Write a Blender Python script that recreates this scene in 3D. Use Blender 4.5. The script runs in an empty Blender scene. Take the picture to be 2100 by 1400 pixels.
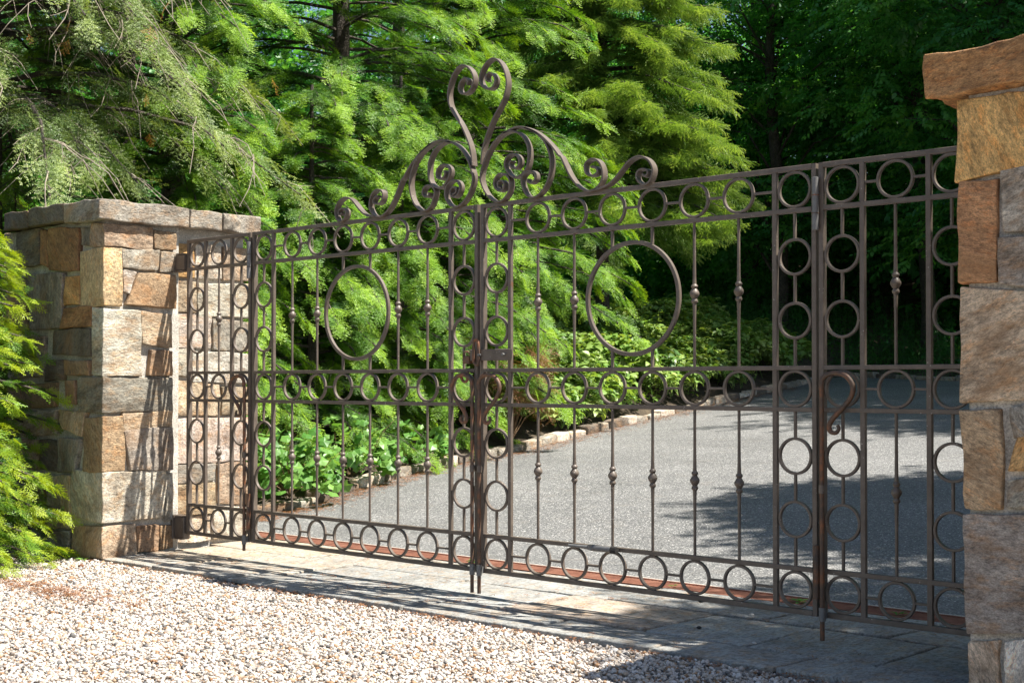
import bpy, bmesh, math, random
import numpy as np
from mathutils import Vector, Matrix, noise

# ---------------------------------------------------------------- camera, sky, sun, exposure
scene = bpy.context.scene
coll = scene.collection

cam_data = bpy.data.cameras.new("camera")
cam_data.sensor_width = 36.0
cam_data.lens = 45.657
cam_data.shift_y = 0.02248
cam_data.clip_start = 0.05
cam_data.clip_end = 600.0
cam = bpy.data.objects.new("camera", cam_data)
coll.objects.link(cam)
cam.location = (3.7034, -5.7203, 1.1347)
cam.rotation_euler = (math.pi / 2 + 0.0136, 0.0, 0.7188)
scene.camera = cam

SUN = Vector((0.51, 0.22, 1.0)).normalized()
ELEV = math.asin(SUN.z)
world = bpy.data.worlds.new("World")
scene.world = world
world.use_nodes = True
wn = world.node_tree.nodes
sky = wn.new("ShaderNodeTexSky")
sky.sky_type = 'NISHITA'
sky.sun_disc = False
sky.sun_elevation = ELEV
sky.sun_rotation = math.atan2(SUN.x, SUN.y)
wn["Background"].inputs[1].default_value = 0.062
world.node_tree.links.new(sky.outputs[0], wn["Background"].inputs[0])

sun_data = bpy.data.lights.new("sun", 'SUN')
sun_data.energy = 5.0
sun_data.angle = math.radians(0.5)
sun_data.color = (1.0, 0.95, 0.86)
sun = bpy.data.objects.new("sun", sun_data)
coll.objects.link(sun)
sun.rotation_euler = SUN.to_track_quat('Z', 'Y').to_euler()
sun.location = (20, 10, 40)

scene.view_settings.view_transform = 'Standard'
scene.view_settings.look = 'None'
scene.view_settings.exposure = 1.42
scene.view_settings.gamma = 1.0
scene.view_settings.use_curve_mapping = False
scene.cycles.max_bounces = 8
scene.cycles.diffuse_bounces = 4
scene.cycles.transmission_bounces = 4
scene.cycles.use_denoising = True

GROUND = -0.13


# ---------------------------------------------------------------- helpers
def link(o, parent=None):
    coll.objects.link(o)
    if parent is not None:
        o.parent = parent
    return o


def tag(o, label=None, category=None, group=None, kind=None):
    if label:
        o["label"] = label
    if category:
        o["category"] = category
    if group:
        o["group"] = group
    if kind:
        o["kind"] = kind
    return o


def empty(name, loc=(0, 0, 0), label=None, category=None, group=None):
    o = bpy.data.objects.new(name, None)
    o.location = loc
    o.empty_display_size = 0.1
    link(o)
    return tag(o, label, category, group)


def mesh_from(name, v, f, smooth=False):
    me = bpy.data.meshes.new(name)
    me.from_pydata([tuple(map(float, p)) for p in v], [], [tuple(map(int, q)) for q in f])
    me.update()
    if smooth:
        me.polygons.foreach_set("use_smooth", [True] * len(me.polygons))
    return me


def put(name, me, mat=None, parent=None, loc=None, rot=None, scale=None, color=None):
    o = bpy.data.objects.new(name, me)
    if mat is not None and not me.materials:
        me.materials.append(mat)
    if loc is not None:
        o.location = loc
    if rot is not None:
        o.rotation_euler = rot
    if scale is not None:
        o.scale = scale
    if color is not None:
        o.color = (*color, 1.0)
    return link(o, parent)


class Acc:
    """collects shapes into one mesh"""
    def __init__(self):
        self.v, self.f, self.n = [], [], 0

    def add(self, v, f):
        self.v.extend(v)
        self.f.extend([tuple(i + self.n for i in q) for q in f])
        self.n += len(v)

    def tube(self, path, radii, sides=6, caps=True):
        path = [Vector(p) for p in path]
        n = len(path)
        if not hasattr(radii, '__len__'):
            radii = [radii] * n
        t = (path[1] - path[0]).normalized()
        ref = Vector((0, 0, 1)) if abs(t.z) < 0.9 else Vector((1, 0, 0))
        nrm = t.cross(ref).normalized()
        v, f = [], []
        for i in range(n):
            t = (path[min(i + 1, n - 1)] - path[max(i - 1, 0)])
            t = t.normalized() if t.length > 1e-9 else Vector((0, 0, 1))
            nrm = (nrm - t * nrm.dot(t))
            nrm = nrm.normalized() if nrm.length > 1e-6 else t.orthogonal().normalized()
            b = t.cross(nrm)
            for k in range(sides):
                a = 2 * math.pi * k / sides
                v.append(path[i] + (nrm * math.cos(a) + b * math.sin(a)) * radii[i])
        for i in range(n - 1):
            for k in range(sides):
                k2 = (k + 1) % sides
                f.append((i * sides + k, i * sides + k2, (i + 1) * sides + k2, (i + 1) * sides + k))
        if caps:
            f.append(tuple(range(sides - 1, -1, -1)))
            f.append(tuple((n - 1) * sides + k for k in range(sides)))
        self.add(v, f)

    def box(self, x0, x1, y0, y1, z0, z1, ch=0.0):
        if ch <= 0:
            v = [(x, y, z) for z in (z0, z1) for y in (y0, y1) for x in (x0, x1)]
            f = [(0, 2, 3, 1), (4, 5, 7, 6), (0, 1, 5, 4), (2, 6, 7, 3), (0, 4, 6, 2), (1, 3, 7, 5)]
            self.add(v, f)
            return
        # chamfered box: octagonal in section along the longest side
        d = (x1 - x0, y1 - y0, z1 - z0)
        ax = d.index(max(d))
        lo, hi = (x0, y0, z0), (x1, y1, z1)
        b, c = [i for i in range(3) if i != ax]
        ring = [(lo[b] + ch, lo[c]), (hi[b] - ch, lo[c]), (hi[b], lo[c] + ch), (hi[b], hi[c] - ch),
                (hi[b] - ch, hi[c]), (lo[b] + ch, hi[c]), (lo[b], hi[c] - ch), (lo[b], lo[c] + ch)]
        v = []
        for e in (lo[ax], hi[ax]):
            for p, q in ring:
                w = [0, 0, 0]
                w[ax], w[b], w[c] = e, p, q
                v.append(tuple(w))
        f = [(k, (k + 1) % 8, 8 + (k + 1) % 8, 8 + k) for k in range(8)]
        f += [tuple(range(7, -1, -1)), tuple(range(8, 16))]
        self.add(v, f)

    def lathe(self, prof, sides=12, centre=(0, 0, 0), close=True):
        v, f = [], []
        for r, z in prof:
            for k in range(sides):
                a = 2 * math.pi * k / sides
                v.append((centre[0] + r * math.cos(a), centre[1] + r * math.sin(a), centre[2] + z))
        n = len(prof)
        for i in range(n - 1):
            for k in range(sides):
                k2 = (k + 1) % sides
                f.append((i * sides + k, i * sides + k2, (i + 1) * sides + k2, (i + 1) * sides + k))
        if close:
            f.append(tuple(range(sides - 1, -1, -1)))
            f.append(tuple((n - 1) * sides + k for k in range(sides)))
        self.add(v, f)

    def mesh(self, name, smooth=False):
        me = mesh_from(name, self.v, self.f)
        bm = bmesh.new()
        bm.from_mesh(me)
        bmesh.ops.recalc_face_normals(bm, faces=bm.faces)
        bm.to_mesh(me)
        bm.free()
        if smooth:
            me.polygons.foreach_set("use_smooth", [True] * len(me.polygons))
            try:
                me.set_sharp_from_angle(angle=math.radians(40))
            except Exception:
                pass
        return me


def smooth_path(pts, per=5):
    P = [np.array(p, float) for p in pts]
    P = [2 * P[0] - P[1]] + P + [2 * P[-1] - P[-2]]
    out = []
    for i in range(1, len(P) - 2):
        a, b, c, d = P[i - 1:i + 3]
        for k in range(per):
            t = k / per
            out.append(0.5 * ((2 * b) + (-a + c) * t + (2 * a - 5 * b + 4 * c - d) * t * t + (-a + 3 * b - 3 * c + d) * t ** 3))
    out.append(P[-2])
    return out


def hexa(c8, seed, rnd=0.012, amp=0.006, freq=9.0, mid=3):
    """a rough, round-edged block through eight corners: index = 4*k + 2*j + i with i, j, k along the first, second, third side"""
    C8 = [Vector(c) for c in c8]
    h = [0.25 * sum((C8[i1] - C8[i0]).length for i0, i1 in prs) / 2 for prs in
         (((0, 1), (2, 3), (4, 5), (6, 7)), ((0, 2), (1, 3), (4, 6), (5, 7)), ((0, 4), (1, 5), (2, 6), (3, 7)))]
    co = []
    for a in range(3):
        r = min(rnd / h[a], 0.4)
        co.append([-1.0, -1 + 0.45 * r, -1 + r] + [-1 + r + (2 - 2 * r) * (i + 1) / (mid + 1) for i in range(mid)] + [1 - r, 1 - 0.45 * r, 1.0])
    n = len(co[0])
    idx, v, f = {}, [], []
    off = Vector((seed * 1.37 % 97, seed * 2.11 % 89, seed * 0.73 % 83))

    def vert(i, j, k):
        key = (i, j, k)
        if key in idx:
            return idx[key]
        q = Vector((co[0][i] * h[0], co[1][j] * h[1], co[2][k] * h[2]))
        inner = Vector([max(-(h[a] - min(rnd, h[a] * .4)), min(h[a] - min(rnd, h[a] * .4), q[a])) for a in range(3)])
        d = q - inner
        if d.length > 1e-9:
            # corner rounding
            m = max(abs(d[0]), abs(d[1]), abs(d[2]))
            q = inner + d.normalized() * m
        u = [(q[a] / h[a] + 1) / 2 for a in range(3)]
        p = Vector((0, 0, 0))
        for c in range(8):
            w = (u[0] if c & 1 else 1 - u[0]) * (u[1] if c & 2 else 1 - u[1]) * (u[2] if c & 4 else 1 - u[2])
            p += C8[c] * w
        nv = noise.noise_vector(p * freq + off) * amp + noise.noise_vector(p * freq * 2.7 + off) * amp * 0.45
        p += nv
        idx[key] = len(v)
        v.append(p)
        return idx[key]

    for a in range(3):
        b, c = (a + 1) % 3, (a + 2) % 3
        for e in (0, n - 1):
            for i in range(n - 1):
                for j in range(n - 1):
                    q = []
                    for di, dj in ((0, 0), (1, 0), (1, 1), (0, 1)):
                        w = [0, 0, 0]
                        w[a], w[b], w[c] = e, i + di, j + dj
                        q.append(vert(*w))
                    if e == 0:
                        q.reverse()
                    f.append(tuple(q))
    return v, f


# ---------------------------------------------------------------- materials
def new_mat(name):
    m = bpy.data.materials.new(name)
    m.use_nodes = True
    nt = m.node_tree
    return m, nt, nt.nodes["Principled BSDF"]


def N(nt, kind, **kw):
    n = nt.nodes.new(kind)
    for k, val in kw.items():
        if k.startswith("i_"):
            key = k[2:]
            n.inputs[int(key) if key.isdigit() else key.replace("_", " ")].default_value = val
        else:
            setattr(n, k, val)
    return n


def ramp(nt, src, stops, interp='LINEAR'):
    r = nt.nodes.new("ShaderNodeValToRGB")
    r.color_ramp.interpolation = interp
    el = r.color_ramp.elements
    while len(el) < len(stops):
        el.new(0.5)
    for e, (p, c) in zip(el, stops):
        e.position = p
        e.color = (*c, 1.0) if len(c) == 3 else c
    nt.links.new(src, r.inputs[0])
    return r.outputs[0]


def mixc(nt, fac, a, b, blend='MIX'):
    m = nt.nodes.new("ShaderNodeMix")
    m.data_type = 'RGBA'
    m.blend_type = blend
    for sock, val in ((m.inputs[0], fac), (m.inputs[6], a), (m.inputs[7], b)):
        if hasattr(val, "is_output"):
            nt.links.new(val, sock)
        elif isinstance(val, (int, float)):
            sock.default_value = val
        else:
            sock.default_value = (*val, 1.0)
    return m.outputs[2]


def gcoord(nt):
    return nt.nodes.new("ShaderNodeNewGeometry").outputs["Position"]


def noise_tex(nt, co, scale, detail=6.0, rough=0.6):
    n = N(nt, "ShaderNodeTexNoise", i_Scale=scale, i_Detail=detail, i_Roughness=rough)
    nt.links.new(co, n.inputs["Vector"])
    return n.outputs[0]


def bump(nt, bsdf, h, strength=0.3, dist=0.01):
    b = N(nt, "ShaderNodeBump", i_Strength=strength, i_Distance=dist)
    nt.links.new(h, b.inputs["Height"])
    nt.links.new(b.outputs[0], bsdf.inputs["Normal"])
    return b


def mat_stone(name="field_stone", stained=0.55, vein=1.0, grit=0.65):
    """cleft field stone: the object's colour, broken by veins, mineral grains and stains"""
    m, nt, b = new_mat(name)
    L = nt.links
    oi = nt.nodes.new("ShaderNodeObjectInfo")
    pos = gcoord(nt)
    off = nt.nodes.new("ShaderNodeVectorMath")
    off.operation = 'MULTIPLY_ADD'
    L.new(oi.outputs["Random"], off.inputs[0])
    off.inputs[1].default_value = (17.0, 31.0, 23.0)
    L.new(pos, off.inputs[2])
    co = off.outputs[0]
    # bedding: the grain is drawn out along a direction of each stone's own
    vr = nt.nodes.new("ShaderNodeVectorRotate")
    vr.rotation_type = 'Y_AXIS'
    L.new(co, vr.inputs["Vector"])
    am = nt.nodes.new("ShaderNodeMath")
    am.operation = 'MULTIPLY'
    L.new(oi.outputs["Random"], am.inputs[0])
    am.inputs[1].default_value = 3.1
    L.new(am.outputs[0], vr.inputs["Angle"])
    st = nt.nodes.new("ShaderNodeVectorMath")
    st.operation = 'MULTIPLY'
    L.new(vr.outputs[0], st.inputs[0])
    st.inputs[1].default_value = (0.9, 0.9, 2.1)
    co = st.outputs[0]
    big = noise_tex(nt, co, 4.0, 9.0, 0.68)
    fine = noise_tex(nt, co, 34.0, 7.0, 0.75)
    grain = noise_tex(nt, co, 120.0, 3.0, 0.75)
    hs = nt.nodes.new("ShaderNodeHueSaturation")
    L.new(oi.outputs["Color"], hs.inputs["Color"])
    v1 = ramp(nt, big, [(0.28, (0.34, 0.30, 0.27)), (0.42, (0.72, 0.68, 0.64)), (0.52, (1.0,) * 3), (0.72, (1.35, 1.36, 1.34))])
    col = mixc(nt, vein, hs.outputs[0], v1, 'MULTIPLY')
    v2 = ramp(nt, fine, [(0.34, (0.36,) * 3), (0.48, (0.95,) * 3), (0.66, (1.5,) * 3)])
    col = mixc(nt, 0.9, col, v2, 'MULTIPLY')
    v3 = ramp(nt, grain, [(0.36, (0.5,) * 3), (0.5, (1.0,) * 3), (0.64, (1.5,) * 3)])
    col = mixc(nt, grit, col, v3, 'MULTIPLY')
    warmn = noise_tex(nt, co, 11.0, 6.0, 0.7)
    col = mixc(nt, ramp(nt, warmn, [(0.5, (0,) * 3), (0.62, (0.6,) * 3)]), col, mixc(nt, 1.0, col, (1.18, 0.86, 0.58), 'MULTIPLY'))
    stain = noise_tex(nt, co, 3.1, 5.0, 0.6)
    sf = ramp(nt, stain, [(0.52, (0,) * 3), (0.7, (stained,) * 3)])
    col = mixc(nt, sf, col, (0.36, 0.20, 0.09))
    L.new(col, b.inputs["Base Color"])
    b.inputs["Roughness"].default_value = 0.85
    add = nt.nodes.new("ShaderNodeMath")
    add.operation = 'MULTIPLY_ADD'
    L.new(fine, add.inputs[0])
    add.inputs[1].default_value = 0.6
    L.new(big, add.inputs[2])
    bump(nt, b, add.outputs[0], 1.0, 0.03)
    return m


def mat_simple(name, stops, scale, detail=6, rough=0.8, bump_s=0.4, bump_d=0.01, fine=None, spec=0.5):
    m, nt, b = new_mat(name)
    co = gcoord(nt)
    n1 = noise_tex(nt, co, scale, detail, 0.65)
    col = ramp(nt, n1, stops)
    h = n1
    if fine:
        n2 = noise_tex(nt, co, fine, 3.0, 0.7)
        col = mixc(nt, 0.8, col, ramp(nt, n2, [(0.35, (0.55,) * 3), (0.5, (1,) * 3), (0.66, (1.5,) * 3)]), 'MULTIPLY')
        h = n2
    nt.links.new(col, b.inputs["Base Color"])
    b.inputs["Roughness"].default_value = rough
    b.inputs["Specular IOR Level"].default_value = spec
    if bump_s:
        bump(nt, b, h, bump_s, bump_d)
    return m


def mat_iron():
    m, nt, b = new_mat("bronze_brown_painted_iron")
    co = gcoord(nt)
    n1 = noise_tex(nt, co, 14.0, 6.0, 0.65)
    col = ramp(nt, n1, [(0.3, (0.080, 0.060, 0.046)), (0.55, (0.115, 0.090, 0.071)), (0.75, (0.155, 0.125, 0.10))])
    # rust breaking through in small patches, and pale lichen and dust specks
    n2 = noise_tex(nt, co, 9.0, 8.0, 0.7)
    rf = ramp(nt, n2, [(0.66, (0,) * 3), (0.72, (0.85,) * 3)])
    col = mixc(nt, rf, col, (0.16, 0.055, 0.02))
    v = N(nt, "ShaderNodeTexVoronoi", i_Scale=42.0)
    nt.links.new(co, v.inputs["Vector"])
    gate_n = noise_tex(nt, co, 6.0, 3.0, 0.5)
    mul = nt.nodes.new("ShaderNodeMath")
    mul.operation = 'LESS_THAN'
    nt.links.new(v.outputs["Distance"], mul.inputs[0])
    mul.inputs[1].default_value = 0.12
    m2 = nt.nodes.new("ShaderNodeMath")
    m2.operation = 'MULTIPLY'
    nt.links.new(mul.outputs[0], m2.inputs[0])
    nt.links.new(ramp(nt, gate_n, [(0.5, (0,) * 3), (0.6, (0.8,) * 3)]), m2.inputs[1])
    col = mixc(nt, m2.outputs[0], col, (0.42, 0.40, 0.36))
    nt.links.new(col, b.inputs["Base Color"])
    b.inputs["Roughness"].default_value = 0.48
    b.inputs["Metallic"].default_value = 0.0
    bump(nt, b, noise_tex(nt, co, 90.0, 3.0, 0.6), 0.15, 0.003)
    return m


def mat_asphalt():
    m, nt, b = new_mat("weathered_asphalt")
    co = gcoord(nt)
    v = N(nt, "ShaderNodeTexVoronoi", i_Scale=105.0)
    nt.links.new(co, v.inputs["Vector"])
    sep = nt.nodes.new("ShaderNodeSeparateColor")
    nt.links.new(v.outputs["Color"], sep.inputs[0])
    col = ramp(nt, sep.outputs[0], [(0.0, (0.06,) * 3), (0.45, (0.108, 0.109, 0.110)), (0.78, (0.17, 0.168, 0.164)), (0.95, (0.26, 0.255, 0.245)), (1.0, (0.5, 0.49, 0.47))])
    big = noise_tex(nt, co, 0.9, 5.0, 0.6)
    col = mixc(nt, 0.7, col, ramp(nt, big, [(0.3, (0.7,) * 3), (0.5, (1.0,) * 3), (0.7, (1.25,) * 3)]), 'MULTIPLY')
    dirt = noise_tex(nt, co, 4.0, 8.0, 0.7)
    col = mixc(nt, ramp(nt, dirt, [(0.55, (0,) * 3), (0.75, (0.4,) * 3)]), col, (0.17, 0.145, 0.12))
    nt.links.new(col, b.inputs["Base Color"])
    b.inputs["Roughness"].default_value = 0.7
    bump(nt, b, v.outputs["Distance"], 0.8, 0.006)
    return m


def mat_leaf(name, c0, c1, c2, translucent=0.42, gloss=0.10, rough=0.35):
    """leaf: colour by the spray's own tint attribute, light shining through"""
    m, nt, b = new_mat(name)
    L = nt.links
    nt.nodes.remove(b)
    out = nt.nodes["Material Output"]
    at = nt.nodes.new("ShaderNodeAttribute")
    at.attribute_type = 'INSTANCER'
    at.attribute_name = "tint"
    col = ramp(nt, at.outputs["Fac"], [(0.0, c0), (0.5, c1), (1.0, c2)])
    dif = nt.nodes.new("ShaderNodeBsdfDiffuse")
    tr = nt.nodes.new("ShaderNodeBsdfTranslucent")
    gl = N(nt, "ShaderNodeBsdfGlossy", i_Roughness=rough)
    L.new(col, dif.inputs[0])
    tcol = mixc(nt, 1.0, col, (1.45, 1.35, 0.55), 'MULTIPLY')
    L.new(tcol, tr.inputs[0])
    m1 = N(nt, "ShaderNodeMixShader", i_0=translucent)
    L.new(dif.outputs[0], m1.inputs[1])
    L.new(tr.outputs[0], m1.inputs[2])
    m2 = N(nt, "ShaderNodeMixShader", i_0=gloss)
    L.new(m1.outputs[0], m2.inputs[1])
    L.new(gl.outputs[0], m2.inputs[2])
    L.new(m2.outputs[0], out.inputs[0])
    return m


def mat_leaf_object(name, c0, c1):
    """the same for single leaves: tint by the object's own random number"""
    m, nt, b = new_mat(name)
    L = nt.links
    nt.nodes.remove(b)
    out = nt.nodes["Material Output"]
    oi = nt.nodes.new("ShaderNodeObjectInfo")
    col = ramp(nt, oi.outputs["Random"], [(0.0, c0), (1.0, c1)])
    dif = nt.nodes.new("ShaderNodeBsdfDiffuse")
    tr = nt.nodes.new("ShaderNodeBsdfTranslucent")
    gl = N(nt, "ShaderNodeBsdfGlossy", i_Roughness=0.4)
    L.new(col, dif.inputs[0])
    L.new(mixc(nt, 1.0, col, (1.4, 1.3, 0.6), 'MULTIPLY'), tr.inputs[0])
    m1 = N(nt, "ShaderNodeMixShader", i_0=0.4)
    L.new(dif.outputs[0], m1.inputs[1])
    L.new(tr.outputs[0], m1.inputs[2])
    m2 = N(nt, "ShaderNodeMixShader", i_0=0.03)
    L.new(m1.outputs[0], m2.inputs[1])
    L.new(gl.outputs[0], m2.inputs[2])
    L.new(m2.outputs[0], out.inputs[0])
    return m


def mat_pebble():
    m, nt, b = new_mat("gravel_pebble")
    at = nt.nodes.new("ShaderNodeAttribute")
    at.attribute_type = 'INSTANCER'
    at.attribute_name = "tint"
    col = ramp(nt, at.outputs["Fac"], [(0.0, (0.06, 0.06, 0.064)), (0.06, (0.11, 0.105, 0.10)), (0.11, (0.18, 0.165, 0.155)), (0.13, (0.23, 0.12, 0.055)), (0.22, (0.34, 0.22, 0.125)),
                                       (0.26, (0.34, 0.29, 0.24)), (0.6, (0.44, 0.39, 0.35)), (0.85, (0.51, 0.475, 0.44)), (1.0, (0.60, 0.58, 0.56))])
    co = gcoord(nt)
    n = noise_tex(nt, co, 160.0, 4.0, 0.65)
    col = mixc(nt, 0.6, col, ramp(nt, n, [(0.35, (0.68, 0.62, 0.55)), (0.55, (1,) * 3), (0.7, (1.1,) * 3)]), 'MULTIPLY')
    nt.links.new(col, b.inputs["Base Color"])
    b.inputs["Roughness"].default_value = 0.6
    return m


M = {}
M['iron'] = mat_iron()
M['rusty'] = mat_simple("rusted_iron_rod", [(0.3, (0.045, 0.036, 0.03)), (0.5, (0.10, 0.055, 0.032)), (0.65, (0.20, 0.075, 0.03)), (0.8, (0.27, 0.10, 0.04))], 16.0, 8, 0.6, 0.25, 0.003)
M['zinc'] = mat_simple("grey_steel_sleeve", [(0.3, (0.10, 0.10, 0.10)), (0.7, (0.17, 0.165, 0.16))], 30.0, 4, 0.45, 0.1, 0.002)
M['stone'] = mat_stone()
M['mortar'] = mat_simple("lime_mortar", [(0.3, (0.36, 0.33, 0.285)), (0.55, (0.52, 0.485, 0.43)), (0.75, (0.68, 0.65, 0.60))], 12.0, 8, 0.95, 0.7, 0.012, fine=120.0)
M['bluestone'] = mat_stone("bluestone_slab", 0.12, 0.5, 0.25)
M['asphalt'] = mat_asphalt()
M['grate'] = mat_simple("rusted_drain_grate", [(0.3, (0.11, 0.042, 0.026)), (0.5, (0.21, 0.080, 0.047)), (0.7, (0.30, 0.14, 0.09))], 8.0, 6, 0.8, 0.2, 0.003)
M['dark_gap'] = mat_simple("dark_channel", [(0.3, (0.012, 0.011, 0.010)), (0.7, (0.03, 0.027, 0.024))], 20.0, 4, 0.9, 0.0)
M['gravel_base'] = mat_simple("gravel_bed", [(0.3, (0.14, 0.12, 0.10)), (0.5, (0.26, 0.22, 0.18)), (0.7, (0.40, 0.36, 0.31))], 70.0, 4, 0.9, 0.8, 0.01, fine=150.0)
M['soil'] = mat_simple("leaf_litter_soil", [(0.3, (0.035, 0.026, 0.016)), (0.55, (0.075, 0.055, 0.034)), (0.75, (0.13, 0.095, 0.06))], 6.0, 10, 0.95, 0.8, 0.03, fine=60.0)
M['bark'] = mat_simple("dark_bark", [(0.3, (0.035, 0.028, 0.022)), (0.6, (0.085, 0.07, 0.056)), (0.8, (0.14, 0.12, 0.10))], 9.0, 10, 0.95, 0.9, 0.03, fine=40.0)
M['twig'] = mat_simple("grey_dead_twig", [(0.3, (0.16, 0.13, 0.10)), (0.7, (0.34, 0.29, 0.23))], 12.0, 5, 0.9, 0.2, 0.004)
M['brown_twig'] = mat_simple("brown_live_twig", [(0.3, (0.09, 0.05, 0.025)), (0.7, (0.2, 0.12, 0.06))], 12.0, 5, 0.85, 0.0)
M['pebble'] = mat_pebble()
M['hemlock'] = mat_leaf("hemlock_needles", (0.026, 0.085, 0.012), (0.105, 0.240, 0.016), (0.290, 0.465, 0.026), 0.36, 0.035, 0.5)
M['overhang'] = mat_leaf("old_hemlock_needles", (0.055, 0.105, 0.030), (0.140, 0.215, 0.050), (0.28, 0.36, 0.090), 0.35, 0.04, 0.5)
M['spruce'] = mat_leaf("spruce_needles", (0.095, 0.19, 0.028), (0.190, 0.320, 0.055), (0.34, 0.46, 0.115), 0.35, 0.04, 0.5)
M['thuja'] = mat_leaf("arborvitae_scales", (0.035, 0.12, 0.014), (0.130, 0.260, 0.018), (0.33, 0.42, 0.022), 0.36, 0.035, 0.5)
M['broadleaf'] = mat_leaf("broad_leaves", (0.036, 0.16, 0.048), (0.080, 0.27, 0.055), (0.17, 0.38, 0.055), 0.5, 0.04, 0.45)
M['ground_cover'] = mat_leaf("ground_cover_leaves", (0.085, 0.19, 0.040), (0.175, 0.30, 0.060), (0.31, 0.40, 0.11), 0.35, 0.04, 0.45)
M['fern'] = mat_leaf("woodland_undergrowth", (0.022, 0.11, 0.022), (0.045, 0.175, 0.030), (0.10, 0.25, 0.035), 0.4, 0.06, 0.4)
M['dead'] = mat_leaf("dead_brown_foliage", (0.14, 0.055, 0.025), (0.25, 0.11, 0.05), (0.36, 0.20, 0.11), 0.25, 0.04, 0.5)
M['vine'] = mat_leaf_object("vine_leaves", (0.07, 0.20, 0.035), (0.20, 0.36, 0.085))
M['gold'] = mat_leaf("dead_golden_sprigs", (0.30, 0.12, 0.02), (0.42, 0.20, 0.03), (0.5, 0.28, 0.05), 0.25, 0.03, 0.5)
LEFT_FRONT=[
 ('dark',[(-5.905, 2.309), (-5.585, 2.307), (-5.582, 2.036), (-5.902, 2.044)]),
 ('rust',[(-5.563, 2.294), (-5.483, 2.28), (-5.459, 2.01), (-5.575, 2.036)]),
 ('rust',[(-5.44, 2.296), (-5.016, 2.27), (-5.02, 1.963), (-5.437, 1.987)]),
 ('grey',[(-4.996, 2.279), (-4.869, 2.269), (-4.868, 2.137), (-4.988, 2.156)]),
 ('grey',[(-5.773, 1.972), (-5.246, 1.954), (-5.25, 1.543), (-5.695, 1.544)]),
 ('ochre',[(-5.204, 1.919), (-5.02, 1.92), (-5.018, 1.714), (-5.217, 1.722)]),
 ('rust',[(-5.209, 1.688), (-4.831, 1.681), (-4.836, 1.543), (-5.25, 1.547)]),
 ('dark',[(-5.362, 1.524), (-4.869, 1.519), (-4.855, 1.329), (-5.396, 1.348)]),
 ('brown',[(-5.206, 1.29), (-4.874, 1.29), (-4.88, 1.19), (-5.191, 1.195)]),
 ('dark',[(-5.474, 1.3), (-5.248, 1.298), (-5.232, 1.155), (-5.501, 1.148)]),
 ('brown',[(-5.191, 1.144), (-5.061, 1.14), (-5.066, 0.97), (-5.182, 0.984)]),
 ('tan',[(-5.307, 0.927), (-4.917, 0.908), (-4.983, 0.741), (-5.285, 0.803)]),
 ('grey',[(-5.284, 0.715), (-4.989, 0.713), (-5.068, 0.472), (-5.31, 0.465)]),
 ('dark',[(-5.562, 0.696), (-5.326, 0.692), (-5.324, 0.464), (-5.56, 0.476)]),
 ('tan',[(-5.43, 0.426), (-5.143, 0.439), (-5.112, 0.054), (-5.476, 0.034)]),
 ('brown',[(-5.742, 0.317), (-5.501, 0.367), (-5.519, 0.024), (-5.739, 0.015)]),
 ('grey',[(-5.687, -0.015), (-5.146, 0.03), (-5.145, -0.166), (-5.678, -0.198)]),
 ('grey',[(-6.073, 1.496), (-5.512, 1.483), (-5.531, 1.185), (-6.07, 1.168)]),
 ('brown',[(-6.069, 1.11), (-5.344, 1.126), (-5.357, 0.956), (-6.067, 0.932)]),
 ('grey',[(-6.067, 0.897), (-5.342, 0.919), (-5.341, 0.743), (-6.065, 0.716)]),
 ('tan',[(-6.103, 0.676), (-5.613, 0.691), (-5.611, 0.474), (-6.101, 0.444)]),
 ('grey',[(-6.101, 0.406), (-5.788, 0.42), (-5.784, 0.088), (-6.097, 0.066)]),
 ('dark',[(-6.097, 0.028), (-5.754, -0.005), (-5.737, -0.203), (-6.094, -0.211)]),
 ('grey',[(-6.144, 2.315), (-5.928, 2.306), (-5.925, 1.991), (-6.141, 2.003)]),
 ('brown',[(-6.141, 1.964), (-5.833, 1.948), (-5.769, 1.546), (-6.136, 1.544)]),
]
LEFT_REVEAL=[
 ('brown',[(-0.191, 2.267), (-0.012, 2.268), (-0.011, 2.138), (-0.194, 2.135)]),
 ('grey',[(-0.458, 2.107), (-0.152, 2.113), (-0.164, 1.973), (-0.457, 1.972)]),
 ('grey',[(-0.135, 2.11), (-0.011, 2.109), (-0.023, 1.971), (-0.139, 1.964)]),
 ('pale',[(-0.449, 1.954), (-0.343, 1.943), (-0.404, 1.792), (-0.448, 1.804)]),
 ('brown',[(-0.327, 1.944), (-0.01, 1.938), (-0.009, 1.694), (-0.424, 1.709)]),
 ('tan',[(-0.292, 1.653), (-0.043, 1.645), (-0.042, 1.395), (-0.291, 1.426)]),
 ('brown',[(-0.216, 1.377), (-0.042, 1.369), (-0.041, 1.185), (-0.232, 1.187)]),
 ('tan',[(-0.452, 0.905), (-0.036, 0.919), (-0.036, 0.802), (-0.448, 0.791)]),
 ('grey',[(-0.44, 0.78), (-0.036, 0.791), (-0.026, 0.478), (-0.385, 0.488)]),
 ('grey',[(-0.081, 0.444), (-0.025, 0.441), (-0.024, 0.095), (-0.08, 0.092)]),
 ('brown',[(-0.326, 0.076), (-0.147, 0.061), (-0.155, -0.12), (-0.326, -0.114)]),
 ('brown',[(-0.126, 0.063), (-0.024, 0.051), (-0.023, -0.104), (-0.138, -0.107)]),
]
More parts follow.
